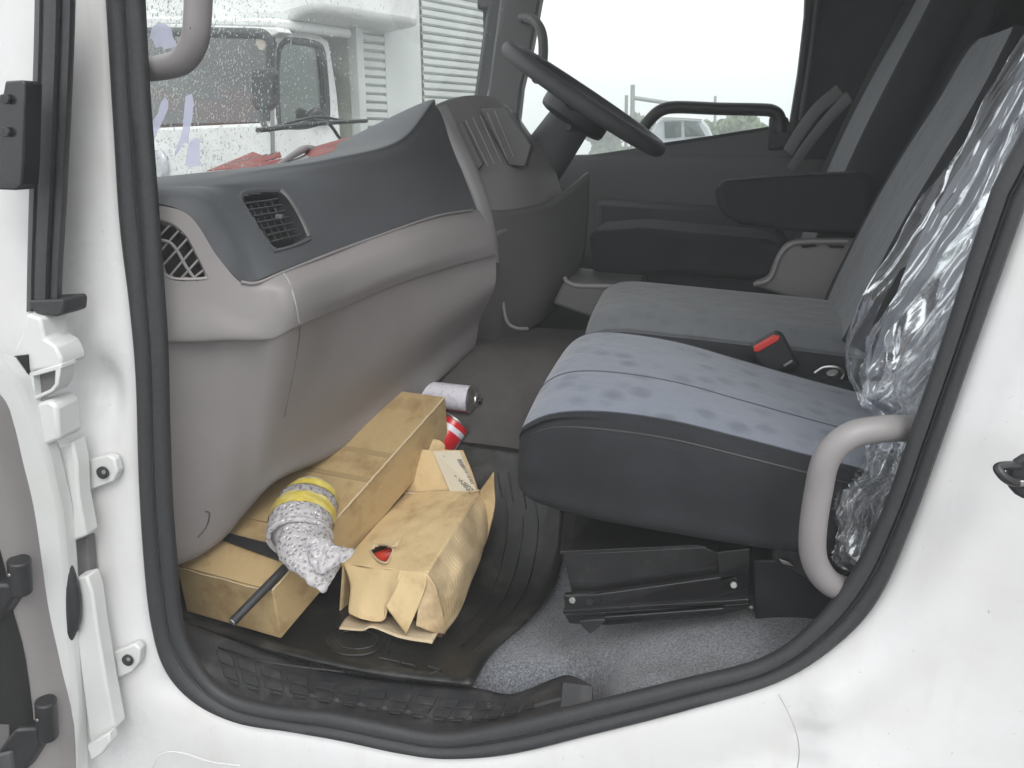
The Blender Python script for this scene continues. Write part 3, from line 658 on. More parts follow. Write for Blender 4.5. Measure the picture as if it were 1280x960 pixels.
# right-hand bezel strip
tube('vent_bezel', [surf_at(rows, a, b) + NV * .002 for a, b in [(350, 238), (362, 250), (376, 274), (386, 296)]], (lambda t: (.0062, .004)), 'taupe_dk', vf, seg=10)
for k in range(7):
    t = (k + .6) / 7.4
    # left edge runs 301,246 -> 348,310; right edge 347,240 -> 383,298
    lx, ly = (301 + 44 * t * 1.0 + 2, 249 + 58 * t); rx, ry = (347 + 36 * t, 243 + 55 * t)
    a = surf_at(rows, lx, ly) - NV * .006; b = surf_at(rows, rx, ry) - NV * .006
    w = NV * .012; h = Vector((0, 0, .0022))
    hexa('vent_slat', [a, b, b - w, a - w, a + h, b + h, b - w + h * .4, a - w + h * .4], 'pad', vf, bevel=.0006)
a = surf_at(rows, 350, 270) - NV * .004
box('vent_slider', tuple(a + Vector((-.006, -.004, -.004))), tuple(a + Vector((.006, .006, .004))), 'taupe_dk', vf, bevel=.0015)
for k in range(5):
    t = k / 4; a = surf_at(rows, 312 + 34 * t, 251 - 7 * t) - NV * .026; b = surf_at(rows, 338 + 34 * t, 301 - 7 * t) - NV * .026
    tube('vent_vane', [a, b], .0016, 'pad2', vf, seg=6)

gc = [
 [(186, 254, .045), (193, 300, .045), (198, 360, .045), (203, 424, .045), (204, 436, .06), (208, 560, .07), (211, 650, .08), (214, 706, .10)],
 [(236, 269, .07), (240, 310, .072), (243, 365, .074), (246, 424, .075), (247, 437, .10), (246, 560, .12), (246, 640, .13), (250, 692, .15)],
 [(272, 321, .09), (275, 345, .092), (279, 385, .094), (284, 423, .095), (285, 438, .12), (282, 560, .15), (282, 620, .17), (284, 668, .20)],
 [(301, 353, .112), (304, 368, .112), (308, 396, .112), (314, 424, .115), (316, 437, .14), (310, 550, .18), (308, 610, .21), (308, 640, .235)],
 [(321, 353, .135), (329, 366, .134), (336, 394, .135), (341, 421, .14), (342, 432, .15), (333, 540, .20), (330, 590, .235), (331, 614, .26)],
 [(353, 340, .185), (364, 358, .165), (371, 382, .165), (376, 404, .18), (374, 420, .195), (358, 520, .24), (352, 570, .27), (354, 596, .295)],
 [(411, 317, .33), (420, 340, .30), (425, 368, .30), (427, 384, .32), (426, 396, .335), (408, 490, .35), (400, 545, .38), (403, 574, .41)],
 [(473, 294, .49), (482, 315, .46), (487, 342, .455), (489, 357, .475), (489, 368, .49), (474, 450, .50), (458, 510, .53), (459, 543, .55)],
 [(543, 270, .67), (552, 290, .64), (560, 316, .635), (563, 332, .65), (563, 342, .665), (552, 400, .66), (532, 455, .70), (530, 492, .72)],
 [(598, 262, .81), (608, 278, .79), (616, 300, .78), (620, 316, .79), (620, 326, .80), (618, 360, .80), (600, 400, .84), (592, 436, .88)]]
gcols = [[P(*q) for q in c] for c in gc]
for c in gcols: c.append(c[-1] + Vector((-.05, .01, -.004))); c.append(c[-1] + Vector((-.22, .03, .02)))
grow = gridpts(gcols, 150, 90)
SPK = [(194, 276), (202, 275), (218, 281), (234, 296), (248, 322), (258, 343), (256, 348), (225, 349), (211, 346), (204, 338), (198, 310)]
gridmesh_hole('lower_panel', grow, 'taupe', dash, SPK, sharp=70)
# demister grille in the end of the dash
sl_ = [surf_at(grow, a, b) for a, b in SPK]
NV_old = NV; NV = Vector((.55, -.8, .2)).normalized()
sg = ring('demister_grille', sl_, .05, 'taupe', dash, out=.002, depth=.03)
csp = sum(sl_, Vector()) / len(sl_)
mesh('grille_back', [p - (p - csp) * .06 - NV * .03 for p in sl_], [tuple(range(len(sl_)))], 'void', sg, smooth=False)
def bar(p, q, r=.0022):
    tube('grille_bar', [surf_at(grow, *p) - NV * .004, surf_at(grow, (p[0] + q[0]) / 2, (p[1] + q[1]) / 2) - NV * .003, surf_at(grow, *q) - NV * .004], r, 'taupe', sg, seg=6, n=4)
for p, q in (((198, 296), (214, 279)), ((200, 314), (224, 287)), ((203, 332), (234, 298)), ((212, 345), (242, 310)), ((226, 348), (249, 323)), ((241, 348), (256, 336))): bar(p, q, .0018)
tube('grille_arc', [surf_at(grow, a, b) - NV * .002 for a, b in [(197, 299), (212, 303), (222, 314), (232, 332), (243, 348)]], .0026, 'taupe', sg, seg=6, n=5)
NV = NV_old
# glovebox gaps, lip and seams
tube('panel_gap', [surf_at(grow, a, b) + Vector((.0006, -.0006, 0)) for a, b in [(353, 340), (361, 352), (369, 378), (374, 404)]], .0018, 'greyroll', dash, seg=6, n=6)
tube('panel_gap', [surf_at(grow, a, b) + Vector((.0004, -.0004, 0)) for a, b in [(375, 408), (373, 430), (365, 475), (356, 520), (354, 550)]], .0008, 'gap', dash, seg=6, n=6)
tube('panel_gap', [surf_at(grow, a, b) + Vector((.0006, -.0006, 0)) for a, b in [(257, 639), (262, 642), (258, 658), (247, 672)]], .0014, 'gap', dash, seg=6, n=6)
tube('pad_lip', [surf_at(grow, a, b) + Vector((.002, -.002, .001)) for a, b in [(301, 353), (321, 354), (353, 341), (411, 318), (473, 295), (543, 271), (590, 263)]], .0028, 'taupe', dash, seg=8, n=6)

# centre binnacle side: pale trim stripe, switch banks, instrument hood
tr0 = crpx([(534, 138), (548, 170), (568, 215), (586, 262), (596, 300), (600, 330)], 22)
tr1 = crpx([(558, 130), (574, 163), (595, 206), (612, 254), (621, 296), (624, 328)], 22)
M['stripe'] = mat('pale_warm_grey_trim', (.36, .345, .34), .45, bump=.2, bs=600)
rows = [[P(*a, .85 + dy0) for a in tr0] for dy0 in (.03,)] + [[P(a[0] * (1 - t) + b[0] * t, a[1] * (1 - t) + b[1] * t, .85 - .022 * math.sin(math.pi * t) + .03 * t) for a, b in zip(tr0, tr1)] for t in [0, .12, .3, .5, .7, .88, 1]] + [[P(*b, .93) for b in tr1]]
gridmesh('centre_trim_stripe', rows, 'stripe', dash, sharp=60)
hood = gridpts([[P(538, 138, .86), P(556, 172, .88), P(592, 240, .88), P(612, 300, .88)],
                [P(552, 128, .93), P(574, 160, .93), P(616, 232, .93), P(634, 290, .93)],
                [P(585, 120, 1.03), P(610, 155, 1.03), P(650, 215, 1.03), P(664, 275, 1.03)],
                [P(622, 124, 1.15), P(640, 155, 1.14), P(672, 205, 1.14), P(690, 262, 1.13)],
                [P(650, 150, 1.30), P(664, 170, 1.28), P(690, 205, 1.26), P(705, 255, 1.24)]], 40, 24)
gridmesh('centre_console_face', hood, 'taupe', dash, sharp=60, solid=.004)
def hs_(l, y, m, nm, dy=.014): prism(nm, pxs(l, y), (0, dy, 0), m, dash, bevel=.003)
hs_([(566, 160), (578, 152), (604, 206), (594, 214)], .885, 'taupe_dk', 'switch_bank')
hs_([(600, 136), (632, 134), (664, 182), (656, 208), (636, 206)], .985, 'taupe_dk', 'audio_panel', .04)
for k in range(5): tube('switch_edge', [P(582 + 9 * k, 150 - 3 * k, .90 + .02 * k), P(610 + 8 * k, 208 - 3 * k, .90 + .02 * k)], .0012, 'stripe', dash, seg=6)
# dash body beyond the console, top face towards windscreen and driver's side
hexa('driver_side_dash', [Vector((-1.03, .95, .55)), Vector((-.66, .95, .50)), Vector((-.66, 2.08, .50)), Vector((-1.0, 2.08, .55)),
                          Vector((-1.03, .95, .87)), Vector((-.74, .95, .93)), Vector((-.78, 2.08, .86)), Vector((-.98, 2.08, .85))], 'taupe_dk', dash, bevel=.04, bseg=4)
hexa('instrument_hood', [P(616, 200, 1.16), P(668, 214, 1.16), P(668, 214, 1.5), P(616, 200, 1.5), P(612, 150, 1.16), P(646, 136, 1.16), P(646, 150, 1.5), P(612, 158, 1.5)], 'taupe_dk', dash, bevel=.02, bseg=4)
# lower centre mass under the console and knee panel
mass = gridpts([[P(600, 262, .86), P(604, 330, .88), P(596, 400, .92), P(582, 440, .97)],
                [P(640, 262, .95), P(640, 330, .96), P(630, 390, .99), P(622, 425, 1.02)],
                [P(690, 250, 1.10), P(690, 320, 1.10), P(680, 370, 1.10), P(664, 410, 1.12)],
                [P(735, 215, 1.35), P(732, 290, 1.30), P(722, 340, 1.28), P(700, 380, 1.28)]], 40, 26)
gridmesh('knee_panel', mass, 'taupe_dk', dash, sharp=60, solid=.01)
tube('knee_panel_edge', [P(628, 350, .97), P(629, 380, .97), P(634, 402, .97), P(645, 410, .98), P(660, 411, 1.0)], .0045, 'taupe', dash, seg=8)
prism('pedal_box', [P(560, 500, 1.15), P(700, 350, 1.3), P(700, 300, 1.3), P(560, 330, 1.15)], (-.1, .3, 0), 'void', dash, bevel=.01)

# things lying on the dash top
rs = empty('red_vinyl_sheet', tuple(P(400, 200, .62)), 'faded red vinyl sheet with a rolled grey edge lying on the dashboard top', 'sheet')
rows = gridpts([[P(372, 201, .80), P(385, 190, .80), P(394, 184, .82)], [P(384, 205, .66), P(405, 192, .70), P(415, 178, .86)], [P(420, 198, .72), P(436, 184, .78), P(434, 173, .92)], [P(455, 180, .88), P(458, 174, .92), P(466, 169, .96)]], 26, 12)
gridmesh('sheet', rows, 'redcloth', rs, solid=.004, sharp=180)
tube('rolled_edge', [P(338, 214, .62), P(352, 204, .66), P(368, 193, .72), P(382, 186, .80), (P(391, 188, .82)), P(388, 193, .80)], (lambda t: (.004 + .014 * t, .004 + .008 * t)), 'greyroll', rs, seg=12)
rows = gridpts([[P(342, 214, .60), P(352, 208, .64), P(366, 200, .72)], [P(372, 208, .60), P(378, 201, .68), P(386, 192, .8)], [P(388, 205, .62), P(390, 198, .7), P(391, 190, .8)]], 16, 8)
gridmesh('sheet_underside', rows, 'greyroll', rs, solid=.003, sharp=180)
rp = empty('red_reflection_pieces', tuple(P(300, 205, .9)), 'red pieces with pale lines near the windscreen foot, standing in for a reflection', 'reflection')  # red pieces built as the mirror image of the red sheet in the glass
for l in ([(258, 214), (300, 197), (316, 190), (330, 195), (350, 190), (352, 196), (300, 210)], [(262, 218), (310, 206), (356, 198), (360, 202), (320, 214)]):
    mesh('reflection_piece', [P(a, b, .72 + .10 * ((214 - b) / 25)) for a, b in l], [tuple(range(len(l)))], 'redcloth', rp, solid=.002, smooth=False)
for k in range(6): tube('print_or_reflection_line', [P(282 + 11 * k, 206 - 2.6 * k, .735), P(290 + 11 * k, 203 - 2.6 * k, .735)], .0016, 'greyroll', rp, seg=5)

# torn film scraps stuck on the windscreen
for nm, l in (('clover shaped', [(190, 34), (197, 29), (206, 29), (214, 36), (216, 46), (222, 58), (212, 60), (206, 62), (202, 58), (195, 60), (192, 52), (187, 46)]),
              ('thin curved', [(190, 152), (197, 142), (201, 128), (206, 121), (210, 126), (210, 136), (204, 150), (198, 162), (193, 174), (190, 184), (188, 170)]),
              ('tall narrow', [(232, 120), (240, 117), (242, 128), (240, 150), (236, 166), (236, 180), (230, 178), (224, 188), (218, 196), (222, 182), (228, 164), (230, 140)]),
              ('small square', [(236, 180), (244, 172), (249, 173), (250, 206), (238, 209), (232, 207)])):
    tag(mesh('torn_film', [onglass(a, b, .006) for a, b in l], [tuple(range(len(l)))], 'torn', None, solid=.0006, smooth=False),
        nm + ' pale lavender film scrap stuck on the inside of the windscreen', 'film scrap', 'film scraps on the windscreen')

# ================================================================== STEERING WHEEL
swc = P(731, 124, 1.30); a_ = P(640, 62, 1.30); b_ = P(822, 186, 1.30)
ax = (b_ - a_).normalized(); rad = (b_ - a_).length / 2; ay = Vector((0, 1, 0)); nz_ = ax.cross(ay).normalized()
if nz_.z < 0: nz_ = -nz_
ax = (ax + nz_ * .0).normalized(); ay = (ay + nz_ * .005).normalized()
sw = empty('steering_wheel', tuple(swc), 'black steering wheel tilted flat on its column in front of the driver seat', 'steering wheel')
pts = [swc + ax * rad * math.cos(t) + ay * rad * math.sin(t) for t in [2 * math.pi * k / 48 for k in range(48)]]
rows = []
for k in range(48):
    t = 2 * math.pi * k / 48; c = pts[k]; rr = (c - swc).normalized()
    rows.append([c + rr * .021 * math.cos(s) + nz_ * .022 * math.sin(s) for s in [2 * math.pi * q / 12 for q in range(12)]])
rows.append(rows[0]); gridmesh('rim', rows, 'pad2', sw, closed_u=True, sharp=180)
pts2 = [swc + (p - swc) * .93 + nz_ * .008 for p in pts]
tube('rim_piping', pts2[26:46], .0035, 'greyroll', sw, smoothpath=False, seg=6)
disc('hub', swc - nz_ * .075, nz_, .10, .065, 'blk', sw, seg=28, bevel=.015)
for t in (0.2, 2.94, 4.71):
    d = ax * math.cos(t) + ay * math.sin(t); tube('spoke', [swc + d * .05 - nz_ * .03, swc + d * .15 - nz_ * .02, swc + d * (rad - .005)], (lambda q: (.018, .010)), 'blk', sw, seg=10)
tube('steering_column', [swc - nz_ * .03, swc - nz_ * .22 + Vector((-.03, 0, -.02)), swc - nz_ * .42 + Vector((-.08, 0, -.05))], (lambda t: (.055 + .03 * t, .06 + .03 * t)), 'pad2', sw, seg=16)
tube('stalk', [swc - nz_ * .08, swc - nz_ * .08 - ay * .10 + ax * .02, swc - nz_ * .07 - ay * .19 + ax * .03], .008, 'blk', sw, seg=8)

# ================================================================== DRIVER DOOR (closed, far side)
dd = empty('driver_door', tuple(P(850, 300, YD)), 'closed driver door with dark grey trim and window ledge across the cab', 'truck door')
rows = []
tl = [(590, 196), (650, 196), (735, 193), (860, 191), (992, 193), (1080, 194)]; bl = [(590, 560), (650, 560), (735, 560), (860, 560), (992, 560), (1080, 560)]
T_, B_ = crpx(tl, 40), crpx(bl, 40)
for t, y in [(0, .05), (0, .0), (.004, -.014), (.02, -.022), (.06, -.024), (.16, -.02), (.24, -.015), (.27, -.03), (.33, -.05), (.38, -.05), (.41, -.03), (.6, -.03), (1, -.03)]:
    rows.append([P(a[0] + (b[0] - a[0]) * t, a[1] + (b[1] - a[1]) * t, YD + y) for a, b in zip(T_, B_)])
gridmesh('trim_panel', rows, 'doortrim', dd, sharp=60)
prism('outer_skin', pxs([(590, 200), (1080, 200), (1080, 600), (590, 600)], YD + .06), (0, .03, 0), 'paint', dd, bevel=.003)
# lower window ledge rising to the rear, and black hoop frame of the low quarter window
prism('window_ledge', pxs([(735, 194), (822, 181), (900, 171), (962, 162), (975, 160), (990, 166), (992, 196), (735, 196)], YD - .015), (0, .07, 0), 'doortrim', dd, bevel=.006)
prism('ledge_rubber', pxs([(818, 180), (900, 168), (962, 158), (962, 162), (900, 172), (820, 184)], YD - .02), (0, .06, 0), 'rubber', dd, bevel=.001)
tube('guard_rail', [P(800, 166, YD - .03), P(812, 150, YD - .03), P(826, 138, YD - .03), P(846, 134, YD - .03), P(900, 136, YD - .03), P(950, 137, YD - .03), P(966, 139, YD - .03), P(974, 147, YD - .03), P(976, 166, YD - .03)], (lambda t: (.024, .022)), 'blk', dd, seg=12, n=8)
prism('ledge_post', pxs([(962, 146), (985, 146), (990, 165), (990, 186), (960, 188)], YD - .035), (0, .04, 0), 'blk', dd, bevel=.008)
prism('door_pocket', pxs([(745, 250), (960, 262), (985, 300), (985, 400), (750, 400)], YD - .09), (0, .07, 0), 'pad2', dd, bevel=.02)

# ================================================================== SEATS
def cushion(name, keys, m_side, m_top, parent, i0, i1, nu=60, npx=40, nose=True, seam=True):
    """keys: list of stations, each a closed loop of key points; faces between key indexes i0..i1 are the top panel"""
    K = len(keys[0]); per = 6
    loops = [cr(k, K * per, closed=True) for k in keys]
    rows = [cr([l[j] for l in loops], nu) for j in range(K * per)]   # rows[j][i]
    nv = K * per
    a, b = i0 * per, i1 * per
    vs = [p for r in rows for p in r]
    def face(j): return [(j % nv) * nu + i for i in range(nu)]
    fs1, fs2 = [], []
    for j in range(nv):
        for i in range(nu - 1):
            q = (j * nu + i, j * nu + i + 1, ((j + 1) % nv) * nu + i + 1, ((j + 1) % nv) * nu + i)
            (fs2 if a <= j < b else fs1).append(q)
    fs1.append(tuple(j * nu for j in range(nv))); fs1.append(tuple(j * nu + nu - 1 for j in range(nv))[::-1])
    mesh(name + '_bolster', vs, fs1, m_side, parent, sharp=70)
    used = sorted({i for f in fs2 for i in f}); mp = {u: k for k, u in enumerate(used)}
    mesh(name + '_panel', [vs[u] for u in used], [tuple(mp[i] for i in f) for f in fs2], m_top, parent, sharp=180)
    if seam:
        for j in (a, b):
            tube(name + '_seam', [rows[j % nv][i] for i in range(0, nu, 2)], .0013, 'seam', parent, smoothpath=False, seg=6)
    return rows, per
ps = empty('passenger_seat', (.05, .33, .2), 'nearest seat, blue grey patterned cushion with charcoal sides and backrest wrapped in clear film', 'truck seat')
def st(x, zt, zb, y0=.10, y1=.575, w0=.17, w1=.54, zs=None, dz=.0, dn=.0):
    zs = (zs if zs is not None else zt - .035) - dn
    return [Vector((x, y0 + .02, zb)), Vector((x, y0 - .005, (zb + zs) / 2 - .01)), Vector((x, y0 + .003, zs)), Vector((x, (y0 + w0) / 2 + .004, zt - .012 - dn)), Vector((x, w0, zt - .004 - dn * .86)),
            Vector((x, (w0 + w1) / 2 - .09, zt + .002 + dz - dn * .36)), Vector((x, (w0 + w1) / 2 + .08, zt + .004 + dz - dn * .08)), Vector((x, w1, zt - .002)),
            Vector((x, y1 - .005, zt - .03)), Vector((x, y1, (zb + zt) / 2)), Vector((x, y1 - .02, zb)), Vector((x, (y0 + y1) / 2, zb - .01))]
def bez(v, dx, sc_y): return v
S = []
for x, zt, zb, y0, y1, w0, w1 in [(-.276, .455, .432, .20, .50, .215, .48), (-.272, .505, .405, .135, .545, .15, .53), (-.25, .545, .385, .107, .565, .120, .548), (-.205, .565, .372, .100, .572, .122, .553), (-.13, .565, .360, .098, .575, .140, .555),
                                  (-.03, .553, .352, .098, .575, .144, .553), (.08, .528, .345, .098, .575, .142, .548), (.20, .50, .342, .098, .575, .140, .545), (.30, .48, .345, .100, .575, .14, .54), (.36, .470, .352, .11, .57, .15, .53)]:
    S.append(st(x, zt, zb, y0, y1, w0, w1, dn=.030 - .022 * sstep(-.22, .30, x) if x > -.26 else .02))
crow, cper = cushion('cushion', S, 'bolster', 'blue', ps, 4, 7)
# stitched lines: one along the middle of the panel, one along the near side
tube('stitch_line', [crow[int(5.25 * cper)][i] + Vector((0, 0, .0004)) for i in range(6, 58)], .0014, 'seam', ps, smoothpath=False, seg=6)
tube('stitch_line', [crow[int(2.5 * cper)][i] + Vector((0, -.0004, .0)) for i in range(14, 58)], .0013, 'blk', ps, smoothpath=False, seg=6)
def backrest(name, parent, y0, y1, base, top, th, m_side, m_top, w=.05, curve=.03, nz=9, wtop=.0, lip=.0):
    """slab leaning back from base (x,z) to top (x,z)"""
    b = Vector((base[0], 0, base[1])); t = Vector((top[0], 0, top[1])); d = (t - b); L = d.length; d.normalize(); n = Vector((-d.z, 0, d.x))
    if n.x > 0: n = -n      # towards the front
    S = []
    fr = [0, .02, .08, .2, .4, .6, .8, .92, .975, 1.0]
    for f in fr:
        c = b + d * L * f; bul = curve * math.sin(math.pi * min(1, f * 1.25)) * (1 if f < .8 else 1)
        edge = max(0, 1 - min(f, 1 - f) / .05); k = 1 - .55 * edge ** 2; ins = wtop * max(0, (f - .5) / .5) ** 2 + .03 * edge ** 2
        a0, a1 = y0 + ins, y1 - ins; ww = w
        def q(yy, o): v = c + n * (o * k); return Vector((v.x, yy, v.z))
        S.append([q(a0 + .02, -th), q(a0, -th / 2), q(a0 + .004, -.005 - lip), q(a0 + ww * .5, .012 + bul * .5 + lip), q(a0 + ww, .006 + bul),
                  q(a0 + (a1 - a0) * .36, .002 + bul), q(a0 + (a1 - a0) * .64, .002 + bul), q(a1 - ww, .006 + bul),
                  q(a1 - ww * .5, .012 + bul * .5 + lip), q(a1 - .004, -.005 - lip), q(a1, -th / 2), q(a1 - .02, -th)])
    return cushion(name, S, m_side, m_top, parent, 4, 7, nu=50)
br, bper = backrest('backrest', ps, .095, .575, (.315, .44), (.505, 1.13), .11, 'bolster', 'blue', w=.06, curve=.03, wtop=.03)
# lower lumbar piece meeting the cushion
# seat stand
def stp(l, y): return [P(a, b, y) for a, b in l]
base_ = empty('seat_pedestal', (-.05, .3, .15), 'black enamelled steel seat stand and tool box under the nearest seat', 'seat stand')
prism('front_box', [P(703, 692, .17), P(880, 683, .17), P(898, 690, .17), P(900, 738, .17), P(716, 748, .17)], (0, .30, .0), 'blkmetal', base_, bevel=.003)
prism('box_flange', [P(700, 689, .162), P(876, 681, .162), P(876, 684, .162), P(700, 693, .162)], (0, .05, 0), 'blkmetal', base_, bevel=.0008)
mesh('sloping_end_plate', [P(706, 640, .48), P(1000, 628, .48), P(882, 684, .166), P(700, 690, .166)], [(0, 1, 2, 3)], 'blkmetal', base_, smooth=False, solid=.003)
prism('side_rail', [P(705, 744, .15), P(752, 742, .15), P(936, 716, .15), P(936, 752, .15), P(706, 764, .15)], (0, .012, 0), 'blkmetal', base_, bevel=.002)
prism('rail_lip', [P(704, 763, .145), P(936, 749, .145), P(936, 753, .145), P(704, 768, .145)], (0, .035, 0), 'blkmetal', base_, bevel=.001)
prism('lower_tube', [P(755, 771, .15), P(905, 760, .15), P(905, 764, .15), P(755, 776, .15)], (0, .02, 0), 'blkmetal', base_, bevel=.002)
prism('rail_underside', [P(705, 768, .16), P(936, 754, .16), P(934, 762, .16), P(900, 770, .16), P(760, 782, .16), P(712, 780, .16)], (0, .03, 0), 'blkmetal', base_, bevel=.002)
prism('foot', [P(724, 776, .15), P(758, 774, .15), P(750, 784, .15), P(738, 793, .15), P(728, 784, .15)], (0, .03, 0), 'blk', base_, bevel=.002)
prism('bolt_plate', [P(708, 746, .148), P(750, 743, .148), P(751, 755, .148), P(708, 758, .148)], (0, .004, 0), 'blkmetal', base_, bevel=.001)
disc('hex_bolt', P(716, 749, .146), (0, -1, .2), .0062, .007, 'steel', base_, seg=6)
disc('bolt_hole', P(737, 752, .147), (0, -1, .1), .006, .0012, 'void', base_, seg=16)
prism('rear_bracket', [P(896, 690, .15), P(938, 685, .15), P(936, 718, .15), P(900, 728, .15)], (0, .05, 0), 'blkmetal', base_, bevel=.002)
disc('hex_bolt', P(917, 730, .146), (0, -1, .2), .006, .007, 'steel', base_, seg=6)
disc('rail_end_pin', P(939, 758, .14), (0, -1, .2), .003, .006, 'steel', base_, seg=10)
prism('recliner_bracket', [P(972, 666, .13), P(980, 676, .13), P(1040, 676, .13), P(1058, 672, .13), P(1062, 720, .13), P(1010, 728, .13), P(965, 700, .13)], (0, .03, 0), 'blk', base_, bevel=.004)
prism('recliner_lever', [P(974, 664, .11), P(978, 674, .11), P(1000, 684, .11), P(1058, 682, .11), P(1058, 692, .11), P(1000, 694, .11), P(975, 688, .11)], (0, .02, 0), 'pad2', base_, bevel=.003)
disc('lever_bolt', P(1046, 692, .108), (0, -1, 0), .0048, .006, 'steel', base_, seg=14)
prism('chrome_clip', [P(974, 699, .12), P(986, 703, .12), P(992, 708, .12), P(978, 705, .12)], (0, .002, 0), 'steel', base_, bevel=.0005)
prism('rear_stand', [P(940, 700, .18), P(1060, 700, .18), P(1080, 790, .18), P(945, 790, .18)], (0, .28, 0), 'blk', base_, bevel=.004)

# middle seat
ms = empty('middle_seat', (.05, .85, .3), 'middle seat in plain grey velour with flat cushion and tall backrest', 'truck seat')
S = []
for x, zt, zb in [(-.25, .50, .48), (-.245, .56, .44), (-.22, .585, .42), (-.17, .597, .41), (-.05, .592, .40), (.10, .583, .40), (.24, .575, .40), (.36, .565, .41)]:
    S.append(st(x, zt, zb, .655, 1.04, .675, 1.0, zs=zt - .03, dn=.045))
cushion('cushion', S, 'bolster2', 'mid', ms, 3, 8, seam=False)
box('cushion_base', (-.20, .68, .30), (.36, 1.03, .46), 'bolster2', ms, bevel=.02)
backrest('backrest', ms, .645, 1.04, (.30, .54), (.535, 1.145), .10, 'bolster2', 'mid', w=.035, curve=.012, wtop=.035)
# driver seat
ds_ = empty('driver_seat', (.1, 1.6, .4), 'driver seat behind the wheel, black bolsters with a grey centre strip and armrest', 'truck seat')
S = []
for x, zt, zb in [(-.20, .50, .48), (-.19, .58, .44), (-.15, .61, .42), (-.05, .605, .41), (.10, .59, .40), (.25, .58, .40), (.36, .57, .41)]:
    S.append(st(x, zt, zb, 1.27, 1.80, 1.36, 1.72, zs=zt - .02))
cushion('cushion', S, 'bolster2', 'mid', ds_, 4, 7, seam=False)
backrest('backrest', ds_, 1.25, 1.82, (.30, .60), (.60, 1.46), .13, 'bolster2', 'mid', w=.11, curve=.02, wtop=.05, lip=.012)
arm = gridpts([[P(897, 238, 1.22), P(899, 228, 1.22), P(912, 222, 1.22), P(980, 217, 1.22), P(1090, 214, 1.22)],
               [P(893, 244, 1.21), P(893, 244, 1.21) + Vector((0, -.012, 0)), P(912, 240, 1.20), P(980, 240, 1.20), P(1090, 240, 1.20)],
               [P(900, 262, 1.215), P(904, 272, 1.21), P(920, 280, 1.205), P(980, 290, 1.20), P(1090, 296, 1.20)]], 14, 30)
prism('armrest', pxs([(894, 240), (897, 230), (906, 225), (930, 222), (1000, 218), (1090, 214), (1090, 296), (990, 290), (925, 281), (903, 270), (896, 254)], 1.17), (0, .07, 0), 'bolster2', ds_, bevel=.02, bseg=4)
tube('armrest_piping', [P(898, 234, 1.165), P(908, 226, 1.165), P(950, 221.5, 1.165), P(1000, 218, 1.165), P(1070, 215, 1.165)], .003, 'pad2', ds_, seg=6)
# belt and side cloth by the driver seat
tube('seat_belt', [P(988, 212, 1.9), P(1010, 180, 1.85), P(1034, 150, 1.8), P(1062, 120, 1.75)], (lambda t: (.004, .02)), 'pad2', ds_, seg=8)
tube('seat_belt', [P(985, 190, 2.0), P(1000, 165, 1.98), P(1022, 136, 1.96), P(1050, 112, 1.94)], (lambda t: (.004, .022)), 'doortrim', ds_, seg=8)
sh = prism('seat_shield', pxs([(942, 358), (962, 350), (974, 322), (984, 308), (1000, 302), (1058, 301), (1100, 303), (1100, 420), (1040, 400), (990, 372)], 1.09), (0, .08, 0), 'drvgrey', ds_, bevel=.008, bseg=3)
for q in ([(1000, 307), (1018, 306), (1022, 308), (1004, 310)], [(1034, 307), (1054, 307), (1056, 310), (1038, 310)]): prism('shield_slot', pxs(q, 1.083), (0, .004, 0), 'void', ds_, bevel=0)
tube('shield_edge', [P(942, 356, 1.085), P(962, 349, 1.085), P(974, 322, 1.085), P(984, 309, 1.085), P(1000, 303, 1.085), P(1060, 302, 1.085)], .006, 'handle', ds_, seg=8, n=6)
prism('side_pan', pxs([(735, 290), (800, 285), (960, 300), (985, 310), (960, 352), (850, 345), (742, 350)], 1.25), (0, .3, 0), 'bolster2', ds_, bevel=.02)

# console between tunnel and driver footwell
tr_ = empty('floor_console', tuple(P(720, 350, 1.0)), 'low grey tray lip on the engine cover in front of the middle seat', 'console')
tube('tray_lip', [P(706, 346, 1.05), P(709, 352, 1.05), P(722, 357, 1.05), P(760, 358, 1.05), P(800, 359, 1.05)], .006, 'handle', tr_, seg=8, n=6)
prism('tray_body', [P(704, 352, 1.05), P(800, 360, 1.05), P(800, 420, 1.05), P(690, 380, 1.05)], (0, .25, 0), 'taupe_dk', tr_, bevel=.01)

# seat belt buckle between the seats
bk = empty('seat_belt_buckle', tuple(P(955, 430, .63)), 'black seat belt buckle with a bright red button between the two cushions', 'belt buckle')
prism('buckle_body', pxs([(938, 434), (972, 415), (980, 420), (1000, 458), (960, 470), (940, 443)], .60), (0, .03, 0), 'blk', bk, bevel=.006)
prism('red_button', pxs([(942, 434), (968, 419), (975, 421), (974, 426), (948, 441), (942, 440)], .594), (0, .012, 0), 'red', bk, bevel=.003)
prism('buckle_gloss', pxs([(979, 457), (990, 450), (991, 452), (981, 459)], .59), (0, .004, 0), 'steel', bk, bevel=.0005)
gp = prism('seat_gap_trim', [Vector((-.18, .585, .30)), Vector((.36, .585, .30)), Vector((.36, .585, .46)), Vector((-.02, .585, .50)), Vector((-.16, .585, .47))], (0, .07, 0), 'bolster2', None, bevel=.01)
tag(gp, 'black cloth covered filler between the nearest seat and the middle seat', 'seat filler')
disc('anchor_bolt', P(1041, 468, .57), (-.3, -.2, 1), .012, .005, 'steel', gp, seg=16)
tube('anchor_loop', [P(1018, 466, .57), P(1030, 459, .57), P(1046, 459, .57), P(1055, 466, .57), P(1052, 474, .57)], .0022, 'steel', gp, seg=6)

